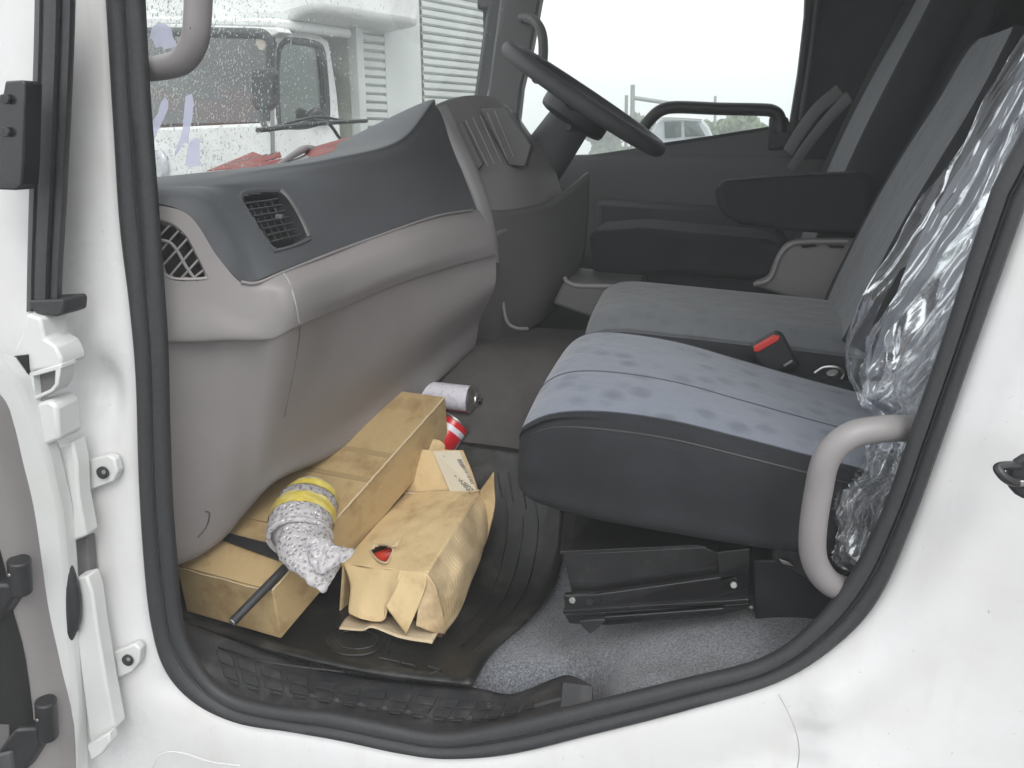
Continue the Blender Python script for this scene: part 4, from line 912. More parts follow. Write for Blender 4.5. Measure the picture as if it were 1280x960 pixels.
# ---- clear film over the passenger backrest
def film(name, cols, nu, nv, amp, seed, m, parent, fu=13.0, fv=1.6):
    rows = gridpts(cols, nu, nv); out = []
    for j, r in enumerate(rows):
        o = []
        for i, p in enumerate(r):
            u = i / (nu - 1); v = j / (nv - 1)
            bend = .9 * noise.noise(Vector((u * 1.6, v * 2.2, seed)))
            q = Vector((u * fu + bend * 2.2 + seed, v * fv, seed)); q2 = Vector((u * fu * 2.4 + bend * 5 + v * 3, v * fv * 2.6, seed + 9))
            crk = sstep(.45, .95, v) + .35 * sstep(.25, 0, v) * 0
            h = (1 - 2.2 * abs(noise.noise(q))) + .45 * (1 - 2.2 * abs(noise.noise(q2))) + (.25 + .8 * crk) * noise.noise(p * 26 + Vector((seed, 0, 0))) + .25 * crk * noise.noise(p * 70)
            o.append(p + Vector((-.75, -.6, .25)).normalized() * (amp * (h - .6)))
        out.append(o)
    return gridmesh(name, out, m, parent, sharp=180)
fcols = [
 [P(1290, 40, .40), P(1232, 130, .42), P(1170, 235, .42), P(1104, 328, .42), P(1078, 372, .42), P(1060, 430, .44), P(1062, 470, .42), P(1092, 516, .36), P(1112, 524, .32)],
 [P(1330, 80, .27), P(1280, 165, .28), P(1225, 260, .28), P(1170, 345, .28), P(1135, 400, .28), P(1110, 450, .29), P(1100, 490, .28), P(1118, 516, .26), P(1128, 522, .24)],
 [P(1380, 110, .15), P(1330, 200, .15), P(1270, 300, .15), P(1220, 380, .15), P(1180, 440, .15), P(1150, 480, .15), P(1140, 500, .15), P(1140, 516, .15), P(1142, 522, .15)],
 [P(1420, 180, .07), P(1370, 260, .07), P(1310, 350, .07), P(1260, 420, .07), P(1220, 480, .07), P(1190, 520, .07), P(1180, 560, .07), P(1170, 600, .07), P(1160, 620, .07)]]
fl = empty('clear_film_wrap', tuple(P(1150, 500, .2)), 'crumpled clear plastic film hanging over the nearest backrest and its lower side', 'plastic film')
film('upper_sheet', fcols, 150, 170, .022, 1.3, 'film', fl, 10, 1.2)
film('second_layer', [[p + Vector((-.012, -.02, .0)) + (c[0] - c[-1]) * .0 for p in c[1:]] for c in [[q for q in k] for k in fcols[1:]]], 110, 140, .030, 7.1, 'film', fl, 7, 1.6)
lcols = [
 [P(1102, 548, .20), P(1088, 566, .16), P(1086, 592, .13), P(1062, 612, .10), P(1048, 640, .08), P(1046, 670, .08), P(1056, 705, .08), P(1080, 726, .08)],
 [P(1125, 540, .18), P(1118, 566, .12), P(1112, 600, .09), P(1095, 622, .07), P(1082, 650, .06), P(1080, 680, .06), P(1085, 705, .06), P(1092, 726, .06)],
 [P(1160, 540, .16), P(1150, 570, .10), P(1142, 604, .08), P(1128, 630, .07), P(1118, 660, .06), P(1110, 684, .06), P(1108, 704, .06), P(1110, 722, .06)]]
film('lower_sheet', lcols, 80, 110, .026, 3.7, 'film', fl, 7, 1.6)
film('lower_layer', [[p + Vector((.006, .02, 0)) for p in c] for c in lcols], 60, 90, .030, 12.7, 'film', fl, 9, 2.2)
prism('tear_gap', pxs([(1126, 336), (1133, 333), (1120, 368), (1098, 402), (1090, 408), (1102, 380)], .31), (0, .002, 0), 'void', fl, bevel=0)

# ================================================================== THINGS IN THE FOOTWELL
# long brown carton
T = P(341, 739, .127); Bn = PF(340, 806, .012); TL_ = P(219, 707, .165); Fr = P(557, 497, .63)
hv = Vector((0, .012, -.112)); lv = Fr - T; wv = (TL_ - T); wv = wv * .99
bA = empty('long_cardboard_box', tuple(T + hv), 'long low brown cardboard box lying deepest in the footwell against the dash', 'cardboard box')
rA = []
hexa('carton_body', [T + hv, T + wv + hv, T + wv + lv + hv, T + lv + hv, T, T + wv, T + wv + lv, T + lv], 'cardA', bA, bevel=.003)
nA = lv.cross(wv).normalized(); nA = nA if nA.z > 0 else -nA
def onA(u, w, o=0): return T + lv * u + wv * w + nA * o
def strip(nm, u0, u1, w0, w1, o, m, th=.0015, lift=0):
    hexa(nm, [onA(u0, w0, 0.0004), onA(u0, w1, 0.0004), onA(u1, w1, .0004 + lift), onA(u1, w0, .0004 + lift), onA(u0, w0, o), onA(u0, w1, o), onA(u1, w1, o + lift), onA(u1, w0, o + lift)], m, bA, bevel=.0006)
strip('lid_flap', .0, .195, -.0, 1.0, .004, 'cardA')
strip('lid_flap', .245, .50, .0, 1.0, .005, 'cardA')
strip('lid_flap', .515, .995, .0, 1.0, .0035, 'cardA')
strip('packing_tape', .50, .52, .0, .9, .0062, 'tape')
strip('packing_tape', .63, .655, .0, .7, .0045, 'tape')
pe = []
for k in range(60):
    u = k / 59; pe.append(onA(u, .0, .003 + .002 * noise.noise(Vector((u * 40, 0, 0)))) + Vector((0, -.002 + .002 * noise.noise(Vector((u * 60, 3, 0))), 0)))
tube('frayed_edge', pe, .0022, 'cardedge', bA, smoothpath=False, seg=5)
tube('box_crease', [onA(0, w_ / 8, .001) + Vector((0, -.001, -.003 + .0012 * math.sin(w_ * 2))) for w_ in range(9)], .0012, 'cardedge', bA, seg=5)
# black flat bar and rod lying over the box
br_ = empty('black_metal_bar', tuple(P(292, 776, .08)), 'black metal rod with flat bent end lying across the long cardboard box', 'metal bar')
fb = [PL(a, b, T + nA * .008, nA) for a, b in [(268, 672), (284, 667), (374, 690), (366, 708)]]
prism('flat_bar', fb, nA * .005, 'blk', br_, bevel=.001)
rod0, rod1 = PL(366, 700, T + nA * .012, nA), P(291, 777, .045)
tube('rod', [rod0, rod0.lerp(rod1, .5), rod1], .0085, 'blk', br_, seg=14, smoothpath=False)
disc('rod_end', rod1, rod1 - rod0, .0078, .003, 'steel', br_, seg=14)

# bubble wrap parcel
bw = empty('bubble_wrap_parcel', tuple(P(380, 650, .22)), 'bubble wrapped roll with two yellow tape bands lying on the long box', 'parcel')
stn = [(394, 611, .325, .034, .030), (391, 617, .31, .050, .042), (386, 629, .285, .059, .050), (380, 642, .25, .062, .055), (376, 655, .215, .062, .056), (374, 672, .185, .058, .052)]
def blob(name, stn, m, wob, seed, seg=56, n=10, grow=0.0, ov=None):
    cen = [P(a, b, y) for a, b, y, r1, r2 in stn]; path = cr(cen, n * (len(cen) - 1) + 1)
    rr = cr([Vector((s_[3], s_[4], 0)) for s_ in stn], len(path)); rows = []
    for i, c in enumerate(path):
        t = (path[min(i + 1, len(path) - 1)] - path[max(i - 1, 0)]).normalized(); a = t.cross(Vector((0, 0, 1))).normalized(); b = t.cross(a)
        r = []
        for k in range(seg):
            th = 2 * math.pi * k / seg; p = c + a * (rr[i].x + grow) * math.cos(th) + b * (rr[i].y + grow) * math.sin(th)
            r.append(p + (p - c).normalized() * (wob * noise.noise(p * 55 + Vector((seed, 0, 0))) + wob * .6 * noise.noise(p * 130)))
        rows.append(r)
    return rows
rows = blob('x', stn, 'bubble', .003, 2.0)
gridmesh('wrapped_roll', rows, 'bubble', bw, closed_u=True, sharp=180)
inn = blob('x', [(a, b, y, r1 * .86, r2 * .86) for a, b, y, r1, r2 in stn], 'bubble', .002, 5.0)
gridmesh('inner_core', inn, 'taupe', bw, closed_u=True, cap=True, sharp=180)
rowsy = blob('x', stn, 'yellow', .0028, 2.0, grow=.0012)
gridmesh('tape_band', rowsy[9:19], 'yellow', bw, closed_u=True, sharp=180, label='upper yellow tape band')
gridmesh('tape_band', rowsy[31:41], 'yellow', bw, closed_u=True, sharp=180, label='lower yellow tape band')
rim = rows[-1]
tube('roll_rim', [p for p in rim[::4]] + [rim[0]], .0055, 'bubble', bw, seg=8, n=3)
stt = [(375, 664, .20, .046, .042), (379, 678, .172, .050, .040), (387, 692, .145, .050, .030), (396, 706, .12, .042, .018), (401, 722, .10, .026, .010), (404, 741, .09, .003, .003)]
rows = blob('x', stt, 'bubble', .004, 8.0)
gridmesh('loose_wrap_tail', rows, 'bubble', bw, closed_u=True, cap=True, sharp=180)
rows = gridpts([[P(385, 668, .13), P(380, 690, .115), P(384, 712, .10)], [P(405, 672, .13), P(405, 692, .10), P(400, 715, .09)], [P(424, 682, .12), P(424, 692, .10), P(412, 712, .09)], [P(443, 689, .11), P(442, 692, .105), (P(438, 697, .10))]], 40, 30)
rows = [[p + Vector((0, 1, 0)) * .010 * noise.noise(p * 60) + Vector((1, 0, 1)) * .005 * noise.noise(p * 80 + Vector((4, 0, 0))) for p in r] for r in rows]
gridmesh('loose_wrap_corner', rows, 'bubble', bw, sharp=180, solid=.002)

# torn light carton
bB = empty('torn_cardboard_box', tuple(P(500, 790, .2)), 'torn light tan cardboard box with open flaps and part number label, nearest the seat', 'cardboard box')
NL, NR, FR2, FL2 = P(429, 704, .27), P(534, 716, .215), P(599, 614, .47), P(506, 616, .52)
BR, BFR = P(556, 791, .225), P(592, 700, .47)
def crump(cols, nu, nv, amp, seed):
    rows = gridpts(cols, nu, nv)
    return [[p + Vector((.3, -.6, .7)) * amp * noise.noise(p * 28 + Vector((seed, 0, 0))) * math.sin(math.pi * (i / (nu - 1))) ** .5 * 1.0 for i, p in enumerate(r)] for r in rows]
def sheetB(nm, cols, m, nu=26, nv=26, amp=.006, seed=0., solid=.003, hole=None, **kw):
    rows = crump(cols, nu, nv, amp, seed)
    return (gridmesh_hole(nm, rows, m, bB, hole, solid=solid, sharp=50, **kw) if hole else gridmesh(nm, rows, m, bB, solid=solid, sharp=50, **kw))
HOLE = [(463, 690), (470, 683), (482, 682), (492, 686), (489, 697), (483, 705), (472, 701)]
mid1, mid2 = NL.lerp(FL2, .5), NR.lerp(FR2, .5)
sheetB('top_panel', [[FL2, mid1, NL], [(FL2 + FR2) / 2 + Vector((0, 0, .002)), (mid1 + mid2) / 2 + Vector((0, 0, .004)), (NL + NR) / 2 + Vector((0, 0, -.003))], [FR2, mid2, NR]], 'cardB', 70, 70, .0045, 1.0, hole=HOLE)
tube('torn_fibre', [surf_at(crump([[FL2, mid1, NL], [(FL2 + FR2) / 2, (mid1 + mid2) / 2, (NL + NR) / 2], [FR2, mid2, NR]], 30, 30, .0045, 1.0), a, b) + Vector((0, -.002, .004)) for a, b in HOLE + HOLE[:1]], .0022, 'cardedge', bB, seg=5, n=5)
for q in ([(488, 684), (497, 676), (501, 674), (496, 683)], [(466, 702), (476, 708), (484, 706), (474, 703)]): prism('torn_fibre', pxs(q, .285), (0, .002, 0), 'cardedge', bB, bevel=0)
sheetB('right_panel', [[FR2, FR2.lerp(NR, .33), FR2.lerp(NR, .66), NR], [P(612, 640, .47), P(600, 690, .38), P(578, 715, .30), P(545, 745, .22)], [P(606, 668, .48), P(590, 722, .36), P(574, 765, .28), BR]], 'cardR', 40, 40, .012, 3.0)
sheetB('left_panel', [[FL2, NL.lerp(FL2, .5), NL], [FL2 + Vector((0, .01, -.12)), NL.lerp(FL2, .5) + Vector((-.01, 0, -.12)), P(424, 775, .27)]], 'cardB', 20, 20, .004, 5.0)
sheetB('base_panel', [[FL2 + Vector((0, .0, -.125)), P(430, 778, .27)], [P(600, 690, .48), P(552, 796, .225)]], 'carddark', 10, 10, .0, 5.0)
sheetB('near_flap', [[NL, P(438, 730, .245), P(436, 762, .22), P(439, 768, .215)], [P(455, 708, .26), P(455, 738, .23), P(452, 768, .21), P(454, 774, .205)], [P(480, 711, .245), P(482, 738, .225), P(480, 770, .205), P(478, 776, .20)], [P(503, 712, .23), P(495, 735, .215), P(484, 752, .21), P(481, 758, .205)]], 'cardB', 26, 26, .004, 6.0)
sheetB('near_flap', [[P(503, 712, .232), P(492, 740, .21), P(482, 757, .20)], [P(520, 714, .222), P(512, 750, .20), P(500, 782, .185)], [NR + Vector((0, -.001, 0)), P(530, 740, .20), P(508, 793, .18)]], 'cardB', 20, 26, .004, 7.0)
sheetB('near_flap', [[NR, P(524, 752, .20), P(520, 782, .19)], [P(545, 735, .21), P(545, 765, .21), P(540, 790, .20)], [P(552, 760, .215), P(556, 780, .22), P(556, 792, .222)]], 'cardR', 20, 20, .006, 8.0)
sheetB('bottom_flap', [[P(424, 786, .19), P(430, 776, .22), P(438, 768, .26)], [P(452, 788, .185), P(455, 780, .22), P(460, 776, .26)], [P(466, 784, .185), P(472, 778, .22), P(480, 770, .26)], [P(500, 797, .18), P(505, 785, .22), P(510, 775, .26)], [P(540, 804, .17), P(548, 790, .21), P(555, 780, .24)]], 'cardedge', 34, 10, .003, 9.0)
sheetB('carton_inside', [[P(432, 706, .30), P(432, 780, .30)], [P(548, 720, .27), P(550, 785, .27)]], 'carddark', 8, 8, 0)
# far end: raised flap, tab, side flap
fB0, fB1 = P(506, 616, .52), P(598, 614, .47)
sheetB('raised_flap', [[P(488, 565, .56), P(496, 592, .54), fB0], [P(530, 562, .55), P(545, 590, .52), P(552, 616, .495)], [P(579, 563, .54), P(590, 590, .505), fB1]], 'cardB', 24, 24, .004, 11.0)
sheetB('flap_tab', [[P(507, 563, .575), P(510, 555, .585), P(519, 550, .59)], [P(532, 563, .572), P(533, 552, .585), P(533, 548, .59)], [P(556, 564, .57), P(556, 556, .58), P(549, 550, .585)]], 'cardB', 16, 12, .001, 12.0)
sheetB('side_flap', [[P(600, 614, .465), P(603, 650, .455), P(601, 690, .44)], [P(610, 600, .46), P(614, 640, .45), P(608, 676, .44)], [P(617, 590, .455), P(619, 628, .45), P(616, 646, .445)]], 'cardB', 16, 20, .006, 13.0)
tube('folded_edge', [P(506, 616, .512), P(530, 617, .50), P(570, 616, .48), P(599, 613, .462)], .0022, 'cardedge', bB, seg=6)
# printed label on the raised flap
def onF(s_, t, o):
    """raised flap: s left-right, t top-bottom"""
    a = P(488, 565, .56).lerp(P(579, 563, .54), s_); b = fB0.lerp(fB1, s_); p = a.lerp(b, t); return p + Vector((.12, -.9, .35)).normalized() * o
prism('paper_label', [onF(.60, .01, .0060), onF(.96, .01, .0060), onF(.985, .99, .0060), onF(.64, .99, .0060)], Vector((.12, -.9, .35)).normalized() * .0006, 'label', bB, bevel=0, smooth=False)
def text_on(txt, s0, t0, s1, t1, hgt, parent):
    cu = bpy.data.curves.new('printed_number', 'FONT'); cu.body = txt; cu.size = 1; ob = bpy.data.objects.new('printed_number', cu); COL.objects.link(ob)
    dg = bpy.context.evaluated_depsgraph_get(); me = bpy.data.meshes.new_from_object(ob.evaluated_get(dg)); bpy.data.objects.remove(ob)
    xs = [v.co.x for v in me.vertices]; w = max(xs) - min(xs); x0 = min(xs)
    A_, B_ = onF(s0, t0, .0072), onF(s1, t1, .0072); d = (B_ - A_); Lh = d.length; dn = d.normalized(); nn = Vector((.12, -.9, .35)).normalized(); up = nn.cross(dn).normalized()
    for v in me.vertices: v.co = A_ + dn * ((v.co.x - x0) / w * Lh) + up * (v.co.y * hgt)
    me.materials.clear(); me.materials.append(M['ink']); o = bpy.data.objects.new('printed_number', me); link(o, parent); return o
text_on('20800-8S1', .955, .97, .80, .40, .017, bB)
text_on('• • • •', .80, .36, .74, .10, .008, bB)
rb = random.Random(5); vs, fs = [], []
for k in range(22):
    t = .22 + .60 * k / 22; w = rb.choice([.008, .014, .018]); s0 = .885 + .085 * (t - .22); b0 = len(vs)
    vs += [onF(s0 - .005, t, .0072), onF(s0 + .055, t, .0072), onF(s0 + .055, t + w, .0072), onF(s0 - .005, t + w, .0072)]; fs.append((b0, b0 + 1, b0 + 2, b0 + 3))
mesh('barcode', vs, fs, 'ink', bB, smooth=False)
# red thing inside the torn carton
rt_ = tube('red_plastic_cap', [P(470, 700, .33), P(482, 696, .33), P(494, 690, .34)], .016, 'redthing', None, seg=14)
tag(rt_, 'red plastic cap glimpsed through the torn hole in the light tan box', 'cap')

# spray cans
def can(name_, lab, tail, head, r, m, bands, parent_label):
    c = empty('spray_can', tuple(tail), lab, 'spray can'); d = (head - tail); L = d.length
    def rad(t):
        return r
    tube('can_body', [tail, tail.lerp(head, .5), head], r, m, c, seg=32, smoothpath=False)
    dn = d.normalized()
    rows = []; a = dn.cross(Vector((0, 0, 1))).normalized(); b = dn.cross(a)
    for s_, q in ([(0, 1.0), (.002, 1.04), (.005, 1.04), (.007, .97), (.005, .93), (.001, .80), (-.004, .4), (-.005, .1)] if parent_label == 'base' else [(0, 1.0), (.002, 1.05), (.005, 1.05), (.007, .97), (.010, .90), (.014, .70), (.016, .55), (.018, .50), (.021, .50), (.022, .42)]):
        rows.append([head + dn * s_ * 1.0 + (a * math.cos(t) + b * math.sin(t)) * r * q for t in [2 * math.pi * k / 32 for k in range(32)]])
    gridmesh('metal_shoulder', rows, 'steel', c, closed_u=True, cap=True, sharp=40)
    if parent_label != 'base': tube('nozzle', [head + dn * .02, head + dn * .032], .006, 'blk', c, seg=10, smoothpath=False)
    for (t0, t1, th0, th1, mm, nm) in bands:
        rr = []
        for q in range(2):
            u = t0 + (t1 - t0) * q; rr.append([tail + d * u + (a * math.cos(th) + b * math.sin(th)) * (r + .0006) for th in [th0 + (th1 - th0) * k / 30 for k in range(31)]])
        gridmesh(nm, rr, mm, c, sharp=180)
    return c
h1, t1_ = PF(587, 499, .038), PF(524, 492, .038)
can('a', 'white printed spray can lying behind the far end of the long box', t1_, h1, .0335, 'canwhite', [(.0, 1.0, .75, 1.1, 'redpaint', 'red_stripe'), (.55, .9, 1.6, 1.62, 'ink', 'print_or_reflection_line')], '')
h2_, t2_ = PF(568, 529, .042), PF(528, 586, .042)
can('b', 'red spray can with white bands standing out beside the torn box flap', t2_, h2_, .039, 'redpaint', [(.80, .90, 0, 6.2832, 'canwhite', 'white_band'), (.0, .78, .45, 1.7, 'canwhite', 'white_panel')], 'base')

# ================================================================== OUTSIDE: white box truck seen through the windscreen
az = YAW + 15.9
TO = Vector((CAMP.x - 5.5 * math.sin(R(az)), CAMP.y + 5.5 * math.cos(R(az)), GZ))
US = Vector((.39, .92, 0)).normalized(); UF = Vector((-.92, .39, 0)).normalized(); NS_ = UF * -1
INW = UF    # inwards from the side face
def S_(px, py, o=0): return PL(px, py, TO + NS_ * o, NS_)        # on the side face plane (normal -UF = towards +X)
def F_(px, py, o=0): return PL(px, py, TO - US * o, -US)         # on the front face
tk = empty('parked_box_truck', tuple(TO), 'white box truck parked outside, seen through the rain spotted windscreen', 'truck')
# cab side skin with window opening built from pieces
Wd = [(348, 158), (345, 100), (347, 66), (352, 54), (362, 50), (392, 54), (402, 62), (406, 90), (409, 140), (404, 150), (380, 158)]
outl = [(340, 200), (341, 44), (350, 38), (392, 40), (410, 52), (420, 110), (428, 200), (430, 330), (342, 330)]
def ringprism(name, outer, inner, f, vec, m, parent):
    A = cr([Vector((a, b, 0)) for a, b in inner], 40, closed=True); c = sum(A, Vector()) / 40
    O = []
    for p in A:
        d = (p - c); best = None
        for k in range(len(outer)):
            x0, y0 = outer[k]; x1, y1 = outer[(k + 1) % len(outer)]; ex, ey = x1 - x0, y1 - y0; den = d.x * ey - d.y * ex
            if abs(den) < 1e-9: continue
            t = ((x0 - c.x) * ey - (y0 - c.y) * ex) / den; s_ = ((x0 - c.x) * d.y - (y0 - c.y) * d.x) / den
            if t > 0 and -1e-6 <= s_ <= 1 + 1e-6 and (best is None or t < best): best = t
        O.append(c + d * best)
    rows = [[f(p.x, p.y) + vec for p in O], [f(p.x, p.y) for p in O], [f(p.x, p.y) for p in A], [f(p.x, p.y) + vec for p in A]]
    return gridmesh(name, rows, m, parent, closed_u=True, sharp=40)
ringprism('side_skin', outl, Wd, lambda a, b: S_(a, b), INW * .06, 'truckpaint', tk)
prism('side_window', [S_(a, b, -.03) for a, b in Wd], INW * .01, 'tglass', tk, bevel=0)
tube('window_rubber', [S_(a, b, -.012) for a, b in Wd + Wd[:1]], .022, 'rubber', tk, seg=8, n=5)
prism('door_edge_trim', [S_(a, b, .01) for a, b in [(343, 52), (347, 52), (343, 120), (344, 200), (339, 200), (339, 100)]], INW * .01, 'pole', tk, bevel=.002)
# front face
Wf = [(60, 156), (340, 156), (341, 150), (343, 62), (338, 44), (60, 36)]
prism('front_header', [F_(a, b) for a, b in [(40, 30), (180, 28), (345, 34), (350, 40), (340, 46), (180, 40), (40, 34)]], US * .1, 'truckpaint', tk, bevel=.01)
prism('windscreen', [F_(a, b, -.03) for a, b in [(40, 158), (338, 152), (343, 100), (342, 44), (180, 38), (40, 32)]], US * .01, 'tglass', tk, bevel=0)
tube('windscreen_rubber', [F_(180, 40, .0), F_(300, 41, .0), F_(334, 46, .0), F_(338, 70, 0), F_(336, 120, 0), F_(334, 150, 0)], .03, 'rubber', tk, seg=8)
prism('front_panel', [F_(a, b, .0) for a, b in [(40, 162), (190, 160), (338, 153), (342, 170), (342, 330), (40, 330)]], US * .1, 'truckpaint', tk, bevel=.02)
box_ = lambda *a, **k: None
prism('cab_roof', [F_(345, 36, 0), F_(40, 28, 0), F_(40, 28, 0) + US * 1.0, F_(345, 36, 0) + US * .62], (0, 0, .06), 'truckpaint', tk, bevel=.02)
prism('cab_back_wall', [TO + US * 1.5 + Vector((0, 0, .9)), TO + US * 1.5 + UF * 2.1 + Vector((0, 0, .9)), TO + US * 1.5 + UF * 2.1 + Vector((0, 0, 2.6)), TO + US * 1.5 + Vector((0, 0, 2.6))], US * .1, 'pole', tk, bevel=.01)
prism('roof_fairing', [F_(a, b, -.1) for a, b in [(40, 26), (352, 26), (372, 20), (396, 14), (396, -60), (330, -120), (40, -120)]], US * .9, 'truckpaint', tk, bevel=.05, bseg=3)
tube('fairing_gutter', [F_(40, 27, -.05), F_(200, 27, -.05), F_(352, 29, -.05)], .02, 'pole', tk, seg=6)
sj = empty('x', (0, 0, 0), None, None); bpy.data.objects.remove(sj)
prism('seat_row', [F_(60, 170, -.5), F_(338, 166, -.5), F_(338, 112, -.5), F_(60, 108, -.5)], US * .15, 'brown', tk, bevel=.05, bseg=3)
prism('red_roof_reflection', [F_(a, b, -.25) for a, b in [(150, 160), (200, 154), (232, 148), (262, 144), (300, 143), (338, 150), (338, 162), (150, 166)]], US * .3, 'redcloth', tk, bevel=.02)  # red shape behind the glass imitates a red roof mirrored in the windscreen
tube('red_sign_reflection', [F_(293, 116, -.2), F_(293, 116, -.26)], (lambda t: .062), 'redcloth', tk, seg=20, smoothpath=False)  # red disc and its stem imitate a round sign mirrored in the windscreen
tube('sign_stem_reflection', [F_(295, 128, -.22), F_(303, 150, -.22)], .018, 'redcloth', tk, seg=8)
for q in ([(262, 142), (268, 133), (278, 142)], [(280, 141), (287, 132), (296, 141)], [(300, 142), (306, 132), (316, 138), (320, 144)]): prism('white_roof_reflection', [F_(a, b, -.2) for a, b in q], US * .02, 'truckpaint', tk, bevel=0)  # white triangles imitate roofs mirrored in the windscreen
disc('inspection_sticker', F_(328, 52, -.02), -US, .05, .01, 'label', tk, seg=18)
# door mirror with arm at the corner
prism('door_mirror', [F_(a, b, .35) for a, b in [(313, 88), (318, 84), (338, 85), (341, 92), (340, 132), (334, 139), (318, 138), (313, 130)]], US * .05, 'blk', tk, bevel=.03, bseg=3)
tube('mirror_arm', [F_(328, 138, .3), F_(330, 156, .12), F_(336, 162, .02)], .018, 'blk', tk, seg=8)
tube('door_handle', [S_(388, 146, .02), S_(396, 140, .05), S_(404, 146, .04), S_(408, 152, .02)], .03, 'blk', tk, seg=8)
disc('head_lamp', F_(200, 206, .0), -US, .13, .05, 'lamp', tk, seg=22, bevel=.02)
tube('wheel', [TO + US * .9 + NS_ * -.25 + Vector((0, 0, .48)), TO + US * .9 + NS_ * .03 + Vector((0, 0, .48))], .46, 'tyre', tk, seg=28, smoothpath=False)
# box body: front wall, side wall with roller shutters
def SB(px, py, o=.10): return S_(px, py, o)
sB0, sB1 = SB(446, 0), SB(622, 0)
d0 = (sB0 - TO).dot(US); d1 = (sB1 - TO).dot(US); topz = 3.6; botz = 1.0
def L_(s, n, z): return TO + US * s + NS_ * n + Vector((0, 0, z))
hexa('cargo_body', [L_(d0, .06, botz), L_(d1, .06, botz), L_(d1, -2.2, botz), L_(d0, -2.2, botz), L_(d0, .06, topz), L_(d1, .06, topz), L_(d1, -2.2, topz), L_(d0, -2.2, topz)], 'beige', tk, bevel=.02)
def side_px(px): return (SB(px, 60) - TO).dot(US)
def panel(nm, a, b, m, n0=.06, n1=.10, z0=botz, z1=topz): return hexa(nm, [L_(a, n1, z0), L_(b, n1, z0), L_(b, n0, z0), L_(a, n0, z0), L_(a, n1, z1), L_(b, n1, z1), L_(b, n0, z1), L_(a, n0, z1)], m, tk, bevel=.006)
panel('corner_post', side_px(442), side_px(451), 'concrete', .04, .13)
panel('side_panel', side_px(481), side_px(526), 'concrete')
panel('side_panel', side_px(606), side_px(622), 'concrete')
for (a, b) in ((452, 480), (528, 604)):
    s0, s1 = side_px(a), side_px(b); vs, fs = [], []; z = botz + .02; n = 0
    while z < topz - .05:
        b0 = len(vs)
        for zz, nn in ((z, .085), (z + .012, .105), (z + .040, .105), (z + .055, .075)):
            vs += [L_(s0, nn, zz), L_(s1, nn, zz)]
        for q in range(3): fs.append((b0 + 2 * q, b0 + 2 * q + 1, b0 + 2 * q + 3, b0 + 2 * q + 2))
        z += .055; n += 1
    tag(mesh('shutter_slats', vs, fs, 'concrete', tk, smooth=False), kind='stuff')
for k in (.0, 1): tube('wheel', [L_(d0 + 2.5 + k * 1.1, -.3, .48), L_(d0 + 2.5 + k * 1.1, .03, .48)], .46, 'tyre', tk, seg=24, smoothpath=False)
hexa('chassis', [L_(0, -.4, .5), L_(d1, -.4, .5), L_(d1, -1.8, .5), L_(0, -1.8, .5), L_(0, -.4, .95), L_(d1, -.4, .95), L_(d1, -1.8, .95), L_(0, -1.8, .95)], 'blk', tk, bevel=.02)

# beyond the driver's window: van, gate pole, trees
def far(px, py, y): return P(px, py, y)
vn = empty('parked_van', tuple(PZ(850, 420, GZ)), 'pale silver van parked beyond the driver window, left of the trees', 'van')
vy = 9.0
body = [(806, 240), (808, 178), (812, 168), (822, 152), (830, 147), (878, 149), (886, 158), (892, 172), (895, 178), (896, 240)]
prism('van_body', pxs(body, vy), (0, 1.6, 0), 'vanpaint', vn, bevel=.03, bseg=3)
prism('rear_window', pxs([(830, 152), (852, 151), (852, 171), (831, 173)], vy - .02), (0, .03, 0), 'tglass', vn, bevel=.01)
prism('side_window', pxs([(855, 151), (872, 152), (882, 170), (856, 171)], vy - .02), (0, .03, 0), 'tglass', vn, bevel=.01)
tube('roof_rail', [P(822, 152, vy - .03), P(830, 146.5, vy - .03), P(878, 148.5, vy - .03)], .02, 'truckpaint', vn, seg=6)
for a in (822, 884): tube('wheel', [P(a, 232, vy - .05), P(a, 232, vy + .15)], .26, 'tyre', vn, seg=20, smoothpath=False)
gp_ = empty('gate_pole', tuple(PZ(789, 330, GZ)), 'thin grey pole with a sideways arm standing beyond the driver window', 'pole')
py_ = 14.0
def stake(nm, l, r, par, y=py_): return tube(nm, [P(a, b, y) for a, b in l], r, 'pole', par, seg=8, smoothpath=False)
stake('post', [(791, 106), (788, 360)], .04, gp_); stake('arm', [(790, 122), (830, 128), (900, 138)], .035, gp_)
p2 = empty('short_pole', tuple(PZ(782, 330, GZ)), 'short thin pole just left of the taller gate pole', 'pole'); stake('post', [(783, 119), (781, 330)], .03, p2)
p3 = empty('short_pole', tuple(PZ(893, 330, GZ)), 'thin pole rising behind the trees right of the van', 'pole'); stake('post', [(894, 120), (893, 330)], .03, p3, 18.)
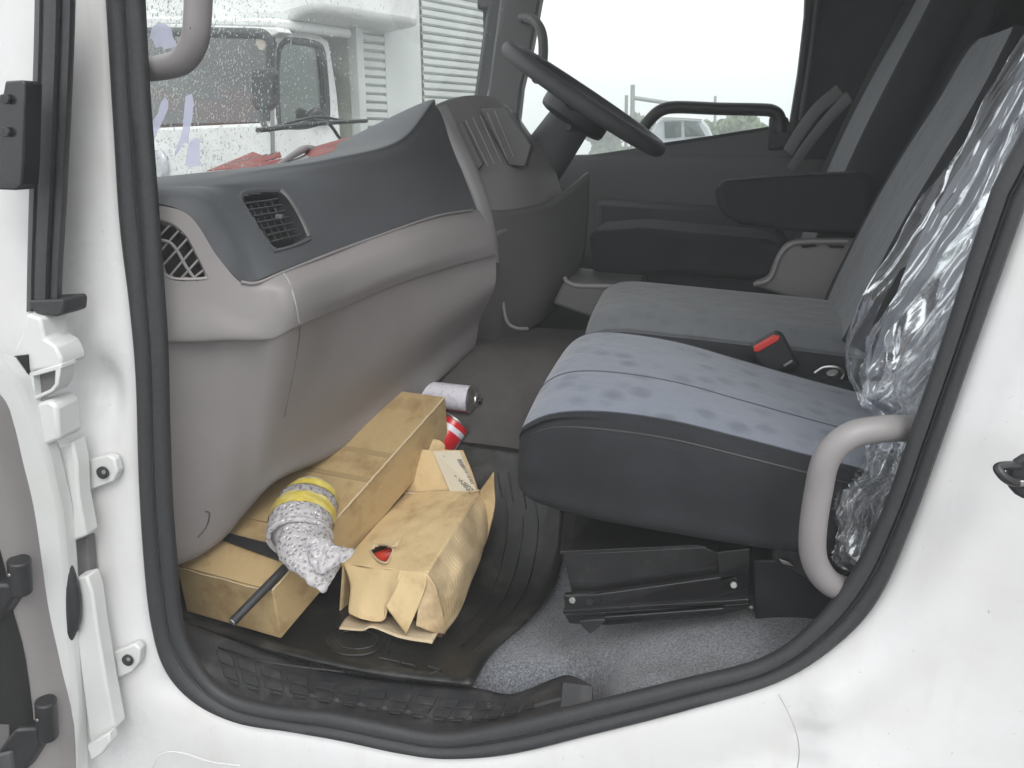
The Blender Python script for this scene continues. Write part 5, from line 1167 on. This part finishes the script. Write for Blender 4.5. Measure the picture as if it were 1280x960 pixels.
def tree(lab, px, pytop, wpx, y, seed, n=1500, leafs=.09):
    rt = random.Random(seed); base = PZ(px, 300, GZ); c = P(px, pytop, y); base = Vector((c.x, c.y, GZ)); H = c.z - GZ; w = wpx / 1000 * (y + 1.05) / 2
    t = empty('leafy_tree', tuple(base), lab, 'tree', 'trees beyond the driver window')
    tube('trunk', [base, base + Vector((.05, 0, H * .4)), base + Vector((0, .05, H * .75))], (lambda q: .12 - .08 * q), 'bark', t, seg=8)
    vs, fs = [], []; clumps = [(Vector((rt.gauss(0, .5) * w, rt.gauss(0, .5) * w, H * (.40 + .50 * rt.random()))), w * rt.uniform(.25, .5)) for _ in range(16)]
    clumps.append((Vector((0, 0, H * .88)), w * .35))
    for k in range(n):
        cc, r = rt.choice(clumps); v = Vector((rt.gauss(0, 1), rt.gauss(0, 1), rt.gauss(0, .8))).normalized() * r * rt.random() ** .35
        p = base + cc + v; a = Vector((rt.gauss(0, 1), rt.gauss(0, 1), rt.gauss(0, 1))).normalized(); b = a.orthogonal().normalized(); s_ = leafs * rt.uniform(.6, 1.4)
        i = len(vs); vs += [p - a * s_, p + b * s_ * .6, p + a * s_, p - b * s_ * .6]; fs.append((i, i + 1, i + 2, i + 3))
    mesh('crown', vs, fs, 'leaf', t, smooth=False)
for k, a in enumerate([(918, 138, 60, 17), (948, 150, 40, 16), (880, 146, 50, 19), (842, 150, 50, 24), (800, 142, 60, 26), (765, 140, 50, 30), (972, 152, 30, 15)]):
    tree(['tall rounded green tree seen inside the black guard rail', 'lower green tree at the right end of the guard rail opening', 'green tree just right of the van roof', 'far green tree directly behind the van', 'hazy green tree behind the gate pole', 'far green tree beside the steering wheel rim', 'small green bush at the rear corner of the driver window'][k], *a, 20 + k, n=2600, leafs=.10 + .004 * k)

# ================================================================== haze volume added to lift the blacks, in place of a fogged lens
hz = bpy.data.materials.new('added_veil_haze'); hz.use_nodes = True; nt = hz.node_tree; nt.nodes.clear()
ho = N(nt, 'ShaderNodeOutputMaterial'); pv = N(nt, 'ShaderNodeVolumePrincipled'); pv.inputs['Density'].default_value = ADDED_HAZE
pv.inputs['Color'].default_value = (.95, .97, .97, 1); pv.inputs['Anisotropy'].default_value = .2
nt.links.new(pv.outputs[0], ho.inputs['Volume']); M['added_haze'] = hz
tag(box('added_haze', (-61, -31, -2), (61, 91, 5.5), 'added_haze', None, bevel=0, smooth=False), kind='stuff')
